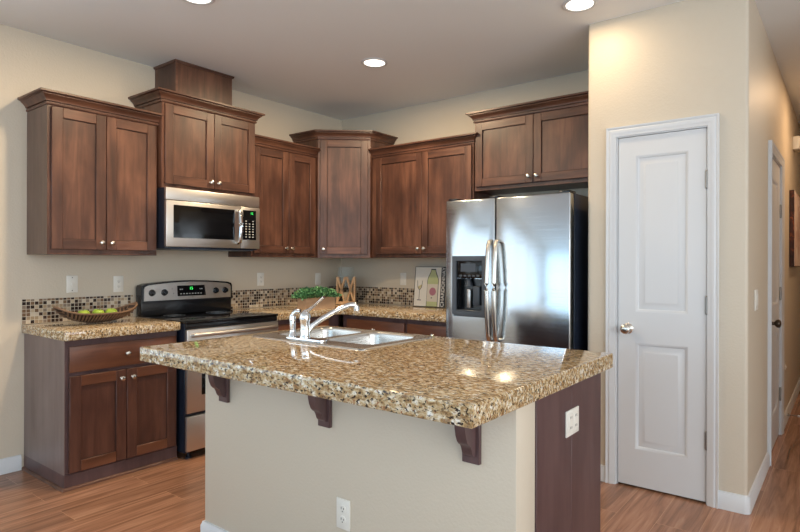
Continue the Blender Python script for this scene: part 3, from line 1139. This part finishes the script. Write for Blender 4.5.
# ------------------------------------------------------------------ microwave
MW = 0.780
mz0, mz1 = 1.405, 1.8265
mw = thing('microwave_oven', 'stainless over-the-range microwave with black glass door', 'microwave', (XA, 2.105, mz0), R90)
H = mz1 - mz0
MD = 0.395
MB().box(0.001, MW - 0.001, -MD, 0, 0, H, 0.002, 1).build('microwave_body', 'black_side', mw)
MB().box(0, MW, -MD - 0.025, -MD - 0.0005, H - 0.085, H, 0.004, 2).build('vent_panel', 'steel', mw)
md = MB().box(0, 0.600, -MD - 0.030, -MD - 0.0005, 0.012, H - 0.088, 0.004, 2).build('microwave_door', 'steel', mw)
MB().box(0.052, 0.545, -MD - 0.0325, -MD - 0.0305, 0.075, H - 0.118, 0.001, 1).build('door_window', 'black_glass', md)
MB().box(0.095, 0.515, -MD - 0.0335, -MD - 0.033, 0.105, H - 0.155).build('window_mesh', 'display_black', md)
hp = [(0.576, -MD - 0.031, 0.048), (0.576, -MD - 0.055, 0.058)] + [(0.576, -MD - 0.060 - 0.012 * math.sin(PI * i / 8), 0.070 + (H - 0.21) * i / 8) for i in range(9)] + [(0.576, -MD - 0.055, H - 0.128), (0.576, -MD - 0.031, H - 0.118)]
MB().tube(hp, 0.015, 14, flat=(1.1, 0.8)).build('door_handle', 'chrome', md)
MB().box(0.603, MW, -MD - 0.030, -MD - 0.0005, 0.012, H - 0.088, 0.004, 2).build('control_frame', 'steel', mw)
cp = MB().box(0.620, 0.742, -MD - 0.033, -MD - 0.0305, 0.080, H - 0.112, 0.001, 1).build('control_panel', 'display_black', mw)
text_mesh('clock_digits', '15', 0.024, 'green_led', cp, Matrix.Translation((0.700, -MD - 0.0336, H - 0.136)) @ UP)
for r_ in range(7):
    for c_ in range(3):
        if r_ == 6 and c_ == 1:
            continue
        x, z = 0.641 + c_ * 0.032, 0.098 + r_ * 0.0205
        MB().box(x, x + 0.014, -MD - 0.0338, -MD - 0.0325, z, z + 0.0075).build('keypad_button', 'button', cp)
MB().box(0.05, MW - 0.05, -MD - 0.01, -0.05, -0.006, -0.0005).build('underside_grille', 'grey_plastic', mw)

# ------------------------------------------------------------------ refrigerator
FXL, FXR, FYF, FH = -2.268, -1.356, 3.330, 1.745
fr = thing('refrigerator', 'stainless side-by-side refrigerator with ice and water dispenser', 'refrigerator', (FXL, YB - 0.03, 0))
fw = FXR - FXL
fd = YB - 0.03 - FYF
MB().box(0, fw, -(fd - 0.075), 0, 0.02, FH - 0.004, 0.004, 2).build('refrigerator_body', 'black_side', fr)
MB().box(0.02, fw - 0.02, -(fd - 0.05), -(fd - 0.0745), 0.02, 0.10).build('base_grille', 'black', fr)
sx = 0.394


def rdoor(x0, x1):
    b = MB().box(x0, x1, -fd, -(fd - 0.066), 0.115, FH - 0.003, 0.010, 3)
    return b.build('refrigerator_door', 'fridge_steel', fr)


# freezer door has the dispenser let into it, so it is built in pieces round the opening
ox0, ox1, oz0, oz1 = 0.070, 0.318, 0.955, 1.345
b = MB()
outer = [(0.0, 0.115), (sx - 0.004, 0.115), (sx - 0.004, FH - 0.003), (0.0, FH - 0.003)]
hole = [(ox0, oz0), (ox1, oz0), (ox1, oz1), (ox0, oz1)]
of_ = [b.bm.verts.new((p[0], -fd, p[1])) for p in outer]
hf_ = [b.bm.verts.new((p[0], -fd, p[1])) for p in hole]
hb_ = [b.bm.verts.new((p[0], -(fd - 0.064), p[1])) for p in hole]
ob_ = [b.bm.verts.new((p[0], -(fd - 0.066), p[1])) for p in outer]
fs = [b.bm.faces.new(list(reversed(ob_)))]
for i in range(4):
    j = (i + 1) % 4
    fs += [b.bm.faces.new((of_[i], of_[j], hf_[j], hf_[i])), b.bm.faces.new((of_[j], of_[i], ob_[i], ob_[j])), b.bm.faces.new((hf_[i], hf_[j], hb_[j], hb_[i]))]
fs.append(b.bm.faces.new(hb_))
bmesh.ops.recalc_face_normals(b.bm, faces=fs)
oe = [e for e in b.bm.edges if all(v in of_ for v in e.verts)] + [e for e in b.bm.edges if (e.verts[0] in of_ and e.verts[1] in ob_) or (e.verts[1] in of_ and e.verts[0] in ob_)]
rr = bmesh.ops.bevel(b.bm, geom=oe, offset=0.010, segments=3, profile=0.5, affect='EDGES')
for f in rr['faces']:
    f.smooth = True
fz_door = b.build('freezer_door', 'fridge_steel', fr)
fz_door['label'] = 'stainless door with the dispenser'
dz = MB()
dz.sweep([(ox0, oz0), (ox1, oz0), (ox1, oz1), (ox0, oz1), (ox0, oz0)], [(-0.022, -0.006), (0.012, -0.0), (0.012, 0.004), (-0.016, 0.007), (-0.022, 0.004)], 1, plane='xz', base=-fd)
disp = dz.build('dispenser_frame', 'grey_plastic', fz_door)
MB().box(ox0 + 0.021, ox1 - 0.021, -fd + 0.002, -fd + 0.050, 1.205, oz1 - 0.021, 0.004, 2).build('dispenser_controls', 'display_black', disp)
b = MB()
for i in range(5):
    b.box(ox0 + 0.045 + i * 0.034, ox0 + 0.067 + i * 0.034, -fd + 0.0005, -fd + 0.003, 1.216, 1.228, 0.001, 1)
b.box(ox0 + 0.055, ox1 - 0.075, -fd + 0.0005, -fd + 0.003, 1.250, 1.306, 0.001, 1)
b.build('dispenser_buttons', 'grey_plastic', disp)
b = MB()
b.box(ox0 + 0.002, ox1 - 0.002, -fd + 0.056, -fd + 0.062, oz0 + 0.002, 1.200).box(ox0 + 0.001, ox0 + 0.006, -fd + 0.006, -fd + 0.062, oz0 + 0.002, 1.200).box(ox1 - 0.006, ox1 - 0.001, -fd + 0.006, -fd + 0.062, oz0 + 0.002, 1.200)
b.build('dispenser_recess', 'black', disp)
MB().lathe([(0.030, 0), (0.022, 0.03), (0.012, 0.055)], (ox0 + 0.100, -fd + 0.036, 1.150), 'z', 18).build('ice_chute', 'grey_plastic', disp)
MB().box(ox0 + 0.135, ox0 + 0.190, -fd + 0.028, -fd + 0.054, 1.02, 1.15, 0.006, 2).build('water_paddle', 'grey_plastic', disp)
MB().box(ox0 + 0.086, ox0 + 0.116, -fd + 0.030, -fd + 0.050, 1.00, 1.13, 0.005, 2).build('ice_paddle', 'steel', disp)
MB().box(ox0 + 0.022, ox1 - 0.022, -fd - 0.006, -fd + 0.056, oz0 + 0.022, oz0 + 0.032, 0.002, 1).build('drip_tray', 'grey_plastic', disp)
rd_ = rdoor(sx + 0.004, fw)


def fhandle(parent, x):
    z0, z1 = 0.80, 1.455
    pts = [(x, -fd - 0.001, z0 - 0.0), (x, -fd - 0.030, z0 + 0.004), (x, -fd - 0.042, z0 + 0.03)]
    for i in range(1, 12):
        s = i / 12
        pts.append((x, -fd - 0.044 - 0.022 * math.sin(PI * s), z0 + 0.03 + (z1 - z0 - 0.06) * s))
    pts += [(x, -fd - 0.042, z1 - 0.03), (x, -fd - 0.030, z1 - 0.004), (x, -fd - 0.001, z1)]
    MB().tube(pts, 0.0155, 16, flat=(1.0, 0.8)).build('door_handle', 'nickel', parent)


fhandle(fz_door, sx - 0.026)
fhandle(rd_, sx + 0.028)
for hx in (0.04, fw - 0.05, sx - 0.03):
    MB().box(hx - 0.035, hx + 0.035, -(fd - 0.03), -(fd - 0.13), FH - 0.003, FH + 0.014, 0.004, 2).build('hinge_cover', 'black', fr)

# ------------------------------------------------------------------ switch and outlet plates
def plate(name, label, loc, rotz, kind, cat, w_=0.070, h_=0.114, mat='plate', group='wall plates'):
    t = thing(name, label, cat, loc, rotz, group)
    pl = MB().box(-w_ / 2, w_ / 2, -0.006, 0, -h_ / 2, h_ / 2, 0.003, 2).build('cover_plate', mat, t)
    if kind == 'rocker':
        MB().box(-0.0165, 0.0165, -0.0095, -0.0055, -0.033, 0.033, 0.002, 1).build('rocker', mat, t)
    elif kind == 'duplex':
        for s in (-0.020, 0.020):
            r_ = MB().lathe([(0.0165, 0), (0.0165, 0.0025), (0.014, 0.003), (0.001, 0.003)], (0, -0.0055, s), 'y', 20, squash=(1.0, 0.86)).build('receptacle', mat, t)
            MB().box(-0.0075, -0.0050, -0.0092, -0.0080, s - 0.001, s + 0.008).build('slot', 'slot', r_)
            MB().box(0.0050, 0.0075, -0.0092, -0.0080, s - 0.001, s + 0.006).build('slot', 'slot', r_)
            MB().lathe([(0.0025, 0.002), (0.0025, 0.0036), (0.001, 0.0037)], (0, -0.0055, s - 0.008), 'y', 8).build('ground_slot', 'slot', r_)
    elif kind == 'decora':
        r_ = MB().box(-0.0165, 0.0165, -0.0085, -0.0055, -0.033, 0.033, 0.0015, 1).build('receptacle', mat, t)
        for s in (-0.020, 0.016):
            for (xa, xb, za, zb_) in ((-0.007, -0.0045, 0, 0.008), (0.0045, 0.007, 0, 0.007), (-0.002, 0.002, -0.008, -0.004)):
                MB().box(xa, xb, -0.0092, -0.0084, s + za, s + zb_).build('slot', 'slot', r_)
    elif kind == 'jack':
        MB().lathe([(0.008, 0), (0.008, 0.005), (0.005, 0.006), (0.0048, 0.003), (0.001, 0.003)], (0, -0.0055, 0), 'y', 16).build('jack', mat, t)
        for s in (-0.043, 0.043):
            MB().lathe([(0.0035, 0), (0.0032, 0.001), (0.001, 0.0012)], (0, -0.006, s), 'y', 10).build('screw', 'slot', t)
    elif kind == 'quad':
        for sxx in (-0.023, 0.023):
            r_ = MB().box(sxx - 0.0165, sxx + 0.0165, -0.0085, -0.0055, -0.033, 0.033, 0.0015, 1).build('receptacle', mat, t)
            for s in (-0.020, 0.016):
                for xa in (sxx - 0.007, sxx + 0.0045):
                    MB().box(xa, xa + 0.0025, -0.0092, -0.0084, s, s + 0.008).build('slot', 'slot', r_)
    elif kind == 'double_rocker':
        for sxx in (-0.023, 0.023):
            MB().box(sxx - 0.0165, sxx + 0.0165, -0.0095, -0.0055, -0.033, 0.033, 0.002, 1).build('rocker', mat, t)
    return t


plate('jack_plate', 'wall plate with one round jack above the left end of the fruit basket', (XA, 1.680, 1.160), R90, 'jack', 'wall plate')
plate('outlet_plate', 'outlet plate on left wall just left of the range', (XA, 1.985, 1.153), R90, 'decora', 'outlet')
plate('outlet_plate', 'outlet plate on left wall just right of the range', (XA, 3.220, 1.160), R90, 'decora', 'outlet')
plate('outlet_plate', 'outlet plate on left wall behind the planter', (XA, 3.905, 1.150), R90, 'rocker', 'outlet')
plate('outlet_plate', 'outlet plate on back wall between lantern and bottle sign', (-3.362, YB, 1.157), 0, 'rocker', 'outlet')
plate('outlet_plate', 'duplex outlet plate low on the painted island wall', (-1.517, WY, 0.365), 0, 'duplex', 'outlet')
plate('outlet_plate', 'double outlet plate on the dark island end panel', (WX1 + 0.004, 1.972, 0.742), R90, 'quad', 'outlet', 0.115, 0.092)
plate('switch_plate', 'double rocker switch plate on hall wall near the pantry corner', (XH, 3.735, 1.105), R90, 'double_rocker', 'switch', 0.116, 0.116)
plate('switch_plate', 'small switch plate on hall wall beyond the hall door', (XH, 5.40, 1.30), R90, 'rocker', 'switch')
plate('jack_plate', 'tiny low wall plate with cable stub beyond the hall door', (XH, 5.60, 0.46), R90, 'jack', 'wall plate', 0.04, 0.04)

# ------------------------------------------------------------------ worktop decor
# fruit basket: boat-shaped wicker dish, long axis along the left wall
BX, BY = -3.885, 1.715
bk = thing('fruit_basket', 'boat-shaped dark wicker fruit basket on the left worktop', 'basket', (BX, BY, CT + 0.0008), R90)


def boat(s, t):
    """s in -1..1 along the length, t in -1..1 across; returns the dish surface"""
    half = 0.115 * math.sqrt(max(0.0, 1 - abs(s) ** 2.3))
    x = s * (0.165 + 0.095 * abs(t) ** 1.0 * 0.35 + 0.03)
    rimz = 0.066 + 0.052 * abs(s) ** 3.5
    z = 0.006 + (rimz - 0.006) * max(abs(t) ** 1.6, abs(s) ** 2.0)
    return Vector((x * 1.10, t * half, z))


b = MB()
N = 24
for i in range(N + 1):
    s = -0.97 + 1.94 * i / N
    b.tube([boat(s, -1 + 2 * k / 12) for k in range(13)], 0.0052, 6)
b.build('woven_ribs', 'wicker', bk)
b = MB()
gr = [[b.bm.verts.new(boat(-0.96 + 1.92 * i / 24, -0.95 + 1.9 * k / 10) + Vector((0, 0, 0.001))) for k in range(11)] for i in range(25)]
for i in range(24):
    for k in range(10):
        b.bm.faces.new((gr[i][k], gr[i + 1][k], gr[i + 1][k + 1], gr[i][k + 1])).smooth = True
b.build('rib_gap_shade', 'dark_wicker_tone', bk)['label'] = 'dark sheet painting the shade between the ribs'  # added sheet; its dark colour stands in for shade inside the basket
b = MB()
for sg in (-1, 1):
    b.tube([boat(-1 + 2 * i / 40, sg) for i in range(41)], 0.0062, 7)
b.build('basket_rim', 'wicker', bk)


def make_apple(label, loc, tilt):
    t = thing('apple', label, 'apple', loc, 0, 'apples in the basket')
    prof = []
    for i in range(1, 16):
        a = PI * i / 16
        r = 0.037 * math.sin(a) * (1 + 0.10 * math.cos(a))
        z = 0.034 - 0.033 * math.cos(a)
        if i > 12:
            z -= 0.003 * (i - 12)
        prof.append((max(r, 0.002), z))
    MB().lathe(prof, (0, 0, 0), 'z', 24).build('apple_flesh', 'apple', t)
    MB().tube([(0, 0, 0.052), (0.001, 0, 0.062), (0.004, 0, 0.072)], [0.0018, 0.0016, 0.002], 6).build('stem', 'stem', t)
    t.rotation_euler = tilt
    return t


zb = CT + 0.030
ap = make_apple('green apple nearest the left end of the basket', (BX, BY - 0.080, zb), (0.15, 0.1, 0))
for lab, loc, rt in (('green apple in the middle of the basket', (BX - 0.004, BY + 0.000, zb), (-0.1, 0.2, 1)),
                     ('green apple nearest the range in the basket', (BX + 0.004, BY + 0.082, zb), (0.2, -0.1, 2))):
    d = dup(ap, loc, 0, lab)
    d.rotation_euler = rt

# planter with clipped greenery
pt = thing('planter_box', 'pale wood planter box of clipped greenery at the worktop edge', 'planter', (-3.620, 3.375, CT + 0.0008), R90)
b = MB()
pw, pd, ph = 0.335, 0.105, 0.100
b.box(-pw / 2, pw / 2, -pd / 2, -pd / 2 + 0.008, 0, ph, 0.001, 1).box(-pw / 2, pw / 2, pd / 2 - 0.008, pd / 2, 0, ph, 0.001, 1)
b.box(-pw / 2, -pw / 2 + 0.008, -pd / 2 + .008, pd / 2 - .008, 0, ph, 0.001, 1).box(pw / 2 - 0.008, pw / 2, -pd / 2 + .008, pd / 2 - .008, 0, ph, 0.001, 1)
b.box(-pw / 2 + .008, pw / 2 - .008, -pd / 2 + .008, pd / 2 - .008, 0, 0.008)
b.build('wooden_box', 'planter_wood', pt)
MB().box(-pw / 2 + .009, pw / 2 - .009, -pd / 2 + .009, pd / 2 - .009, 0.0085, ph - 0.015).build('soil', 'soil', pt)
b = MB()
rnd = random.Random(5)
for i in range(2000):
    u, v = rnd.uniform(-1, 1), rnd.uniform(-1, 1)
    w_ = rnd.random()
    env = (1 - abs(u) ** 7) * math.sqrt(max(0, 1 - v * v * 0.7)) * (0.86 + 0.14 * math.sin(9 * u + 2 * v))
    x, y = u * 0.200, v * 0.085
    z = ph - 0.022 + (0.022 + 0.082 * env) * (w_ ** 0.4)
    if abs(x) > pw / 2 or abs(y) > pd / 2:
        z = max(z, ph + 0.004 - 0.016 * w_)
    c = Vector((x, y, z))
    d = Vector((rnd.uniform(-1, 1) + u, rnd.uniform(-1, 1) + v, rnd.uniform(-0.1, 1.2))).normalized()
    s = d.cross(Vector((rnd.uniform(-1, 1), rnd.uniform(-1, 1), rnd.uniform(-1, 1)))).normalized()
    l_, hw = rnd.uniform(0.016, 0.026), rnd.uniform(0.006, 0.0095)
    nn = d.cross(s) * 0.0015
    vs = [b.bm.verts.new(c), b.bm.verts.new(c + d * l_ * .5 + s * hw + nn), b.bm.verts.new(c + d * l_), b.bm.verts.new(c + d * l_ * .5 - s * hw + nn)]
    b.bm.faces.new((vs[0], vs[1], vs[2]))
    b.bm.faces.new((vs[0], vs[2], vs[3]))
b.build('foliage', 'leaf', pt, auto=False)

# lantern in the corner
ln = thing('candle_lantern', 'square wooden lattice candle lantern with glass chimney in the worktop corner', 'lantern', (-3.885, 4.005, CT + 0.0008), math.radians(40))
hw = 0.082
MB().box(-hw - 0.014, hw + 0.014, -hw - 0.014, hw + 0.014, 0, 0.016, 0.002, 1).build('lantern_base', 'lantern_wood', ln)
b = MB()
lt, lh0, lh1 = 0.012, 0.016, 0.258
b.box(-hw, hw, -hw, hw, lh0, lh0 + 0.010)
for sx_ in (-1, 1):
    for sy_ in (-1, 1):
        b.box(sx_ * hw - lt / 2, sx_ * hw + lt / 2, sy_ * hw - lt / 2, sy_ * hw + lt / 2, lh0, lh1)
b.build('lantern_posts', 'lantern_wood', ln)
for face in range(4):
    b = MB()
    R_ = Matrix.Rotation(face * R90, 4, 'Z')
    q = hw - 0.004
    for (xa, za, xb, zb_) in ((-q, lh0, -q * 0.1, lh1), (-q * 0.1, lh0, -q, lh1), (q * 0.1, lh0, q, lh1), (q, lh0, q * 0.1, lh1)):
        pa, pb = Vector((xa, -hw, za)), Vector((xb, -hw, zb_))
        dd = (pb - pa).normalized()
        sd_ = Vector((dd.z, 0, -dd.x)) * 0.008
        pts = [(p.x, p.z) for p in (pa - sd_, pa + sd_, pb + sd_, pb - sd_)]
        b.prism(pts, -hw - 0.005, -hw + 0.004, 'y')
    bmesh.ops.transform(b.bm, matrix=R_, verts=b.bm.verts[:])
    b.build('lattice_panel', 'lantern_wood', ln)
MB().lathe([(0.038, 0.026), (0.040, 0.030), (0.040, 0.105), (0.036, 0.110), (0.002, 0.108)], (0, 0, 0), 'z', 28).build('candle', 'candle', ln)
b = MB()
g = hw - 0.012
b.box(-g, g, -g, -g + 0.003, 0.027, 0.352).box(-g, g, g - 0.003, g, 0.027, 0.352).box(-g, -g + 0.003, -g + .003, g - .003, 0.027, 0.352).box(g - 0.003, g, -g + .003, g - .003, 0.027, 0.352)
b.build('glass_chimney', 'jar_glass', ln)

# bottle sign leaning on the back wall
sg = thing('wine_sign', 'cream board sign with painted wine bottle, leaning on back wall beside refrigerator', 'sign', (-3.020, 4.168, CT + 0.001), 0)
sg.rotation_euler = (math.radians(-6.0), 0, 0)
SW_, SH_ = 0.350, 0.362
MB().box(-SW_ / 2, SW_ / 2, 0, 0.016, 0, SH_, 0.001, 1).build('board', 'sign_cream', sg)
MB().sweep([(-SW_ / 2, 0), (SW_ / 2, 0), (SW_ / 2, SH_), (-SW_ / 2, SH_), (-SW_ / 2, 0)], [(0.0, -0.001), (0.0, 0.002), (-0.004, 0.002), (-0.004, -0.001)], 1, plane='xz', base=0).build('dark_border', 'ink_black', sg)


def bottle_outline(cx_, w_, z0, zs, zt, neck):
    R = [(cx_ + w_, z0), (cx_ + w_, zs)]
    for i in range(1, 9):
        s = i / 8
        R.append((cx_ + w_ - (w_ - neck) * (0.5 - 0.5 * math.cos(PI * s)) , zs + (zt - zs) * s))
    Lf = [(2 * cx_ - x, z) for x, z in reversed(R)]
    return R + Lf


MB().prism(bottle_outline(0.030, 0.062, 0.004, 0.235, SH_ - 0.020, 0.026), -0.0012, 0.0, 'y').build('bottle_edge', 'ink_black', sg)
MB().prism(bottle_outline(0.030, 0.057, 0.006, 0.233, SH_ - 0.030, 0.022), -0.0020, -0.0011, 'y').build('bottle_glass', 'sign_green', sg)
lb = MB().box(-0.028, 0.088, -0.0030, -0.0019, 0.048, 0.205).build('bottle_label', 'sign_label', sg)
MB().lathe([(0.036, 0.0), (0.036, 0.0008), (0.001, 0.0008)], (0.034, -0.0030, 0.138), 'y', 24).build('round_emblem', 'sign_pink', lb)
MB().lathe([(0.006, 0.0), (0.006, 0.0008), (0.001, 0.0008)], (0.024, -0.0030, 0.082), 'y', 12).build('dot', 'ink_black', lb)
wg = MB()
gx = -0.115
wg.prism([(gx - 0.030, 0.235), (gx - 0.024, 0.175), (gx - 0.008, 0.152), (gx + 0.008, 0.152), (gx + 0.024, 0.175), (gx + 0.030, 0.235), (gx + 0.027, 0.235), (gx + 0.020, 0.178), (gx + 0.006, 0.156), (gx - 0.006, 0.156), (gx - 0.020, 0.178), (gx - 0.027, 0.235)], -0.0012, 0.0, 'y')
wg.box(gx - 0.002, gx + 0.002, -0.0012, 0, 0.06, 0.153).box(gx - 0.022, gx + 0.022, -0.0012, 0, 0.055, 0.061)
wg.build('glass_outline', 'ink_black', sg)
MB().prism([(gx - 0.019, 0.180), (gx - 0.006, 0.158), (gx + 0.006, 0.158), (gx + 0.019, 0.180), (gx + 0.022, 0.200)], -0.0011, 0.0, 'y').build('glass_wine', 'sign_wine', sg)
st = MB().box(0.116, SW_ / 2 - 0.004, -0.0012, 0, 0.004, SH_ - 0.004).build('name_strip', 'ink_black', sg)
text_mesh('lettering', 'CHARDONNAY', 0.050, 'letter', st, Matrix.Translation((0.144, -0.0016, SH_ / 2)) @ UP @ Matrix.Rotation(PI / 2, 4, 'Z'), 0.0006, 0.0003, 1.0)

# ------------------------------------------------------------------ hall pieces
ca = thing('wall_canvas', 'dark-edged pink abstract canvas hanging on the hall wall', 'picture', (XH, 5.95, 1.285), R90)
MB().box(0, 0.9, -0.038, -0.002, 0, 0.67, 0.002, 1).build('canvas_wrap', 'canvas_edge', ca)
MB().box(0.006, 0.894, -0.0395, -0.0385, 0.006, 0.664).build('painted_front', 'canvas', ca)
ch_ = thing('door_chime', 'small white door chime box high on the hall wall', 'door chime', (XH, 6.32, 2.37), R90)
MB().box(0, 0.16, -0.055, 0, 0, 0.12, 0.006, 2).build('chime_cover', 'plate', ch_)
MB().box(0.02, 0.14, -0.056, -0.0545, 0.02, 0.024).box(0.02, 0.14, -0.056, -0.0545, 0.03, 0.034).build('sound_slots', 'slot', ch_)
ds = thing('door_stop', 'spring door stop on hall baseboard', 'door stop', (XH + 0.0145, 5.66, 0.055), R90)
MB().lathe([(0.012, 0), (0.012, 0.006), (0.006, 0.008)], (0, 0, 0), 'y', 14).build('stop_base', 'hinge', ds)
MB().tube([(0.005 * math.cos(a), -0.008 - 0.0007 * a, 0.005 * math.sin(a)) for a in [i * 0.6 for i in range(150)]], 0.0011, 5).build('spring', 'hinge', ds)
MB().lathe([(0.008, 0.070), (0.009, 0.074), (0.008, 0.086), (0.002, 0.088)], (0, 0, 0), 'y', 14).build('rubber_tip', 'trim', ds)

# ------------------------------------------------------------------ recessed lights
def downlight(label, x, y, power, col=WARM):
    t = thing('recessed_light', label, 'ceiling light', (x, y, ZC), 0, 'recessed ceiling lights')
    b = MB()
    b.lathe([(0.098, -0.0005), (0.098, -0.004), (0.092, -0.007), (0.080, -0.007), (0.076, -0.004), (0.076, -0.0005)], (0, 0, 0), 'z', 40)
    b.build('trim_ring', 'trim', t)
    MB().lathe([(0.0755, -0.0005), (0.0755, -0.0032), (0.001, -0.0034)], (0, 0, 0), 'z', 40).build('lens', 'lamp_disc', t)
    d = bpy.data.lights.new('lamp_light', 'AREA')
    d.shape = 'DISK'
    d.size = 0.14
    d.energy = power
    d.color = col
    o = bpy.data.objects.new('lamp_light', d)
    C.objects.link(o)
    o.parent = t
    o.location = (0, 0, -0.012)
    return t


downlight('lit recessed ceiling light in front of the corner cabinet', -2.776, 3.148, 19)
downlight('lit recessed ceiling light close to the pantry wall', -1.220, 3.125, 3.2)
downlight('lit recessed ceiling light at the top edge, above the vent chase', -2.876, 1.785, 19)
downlight('recessed ceiling light in the hall', 0.15, 5.6, 10, (1.0, 0.66, 0.38))
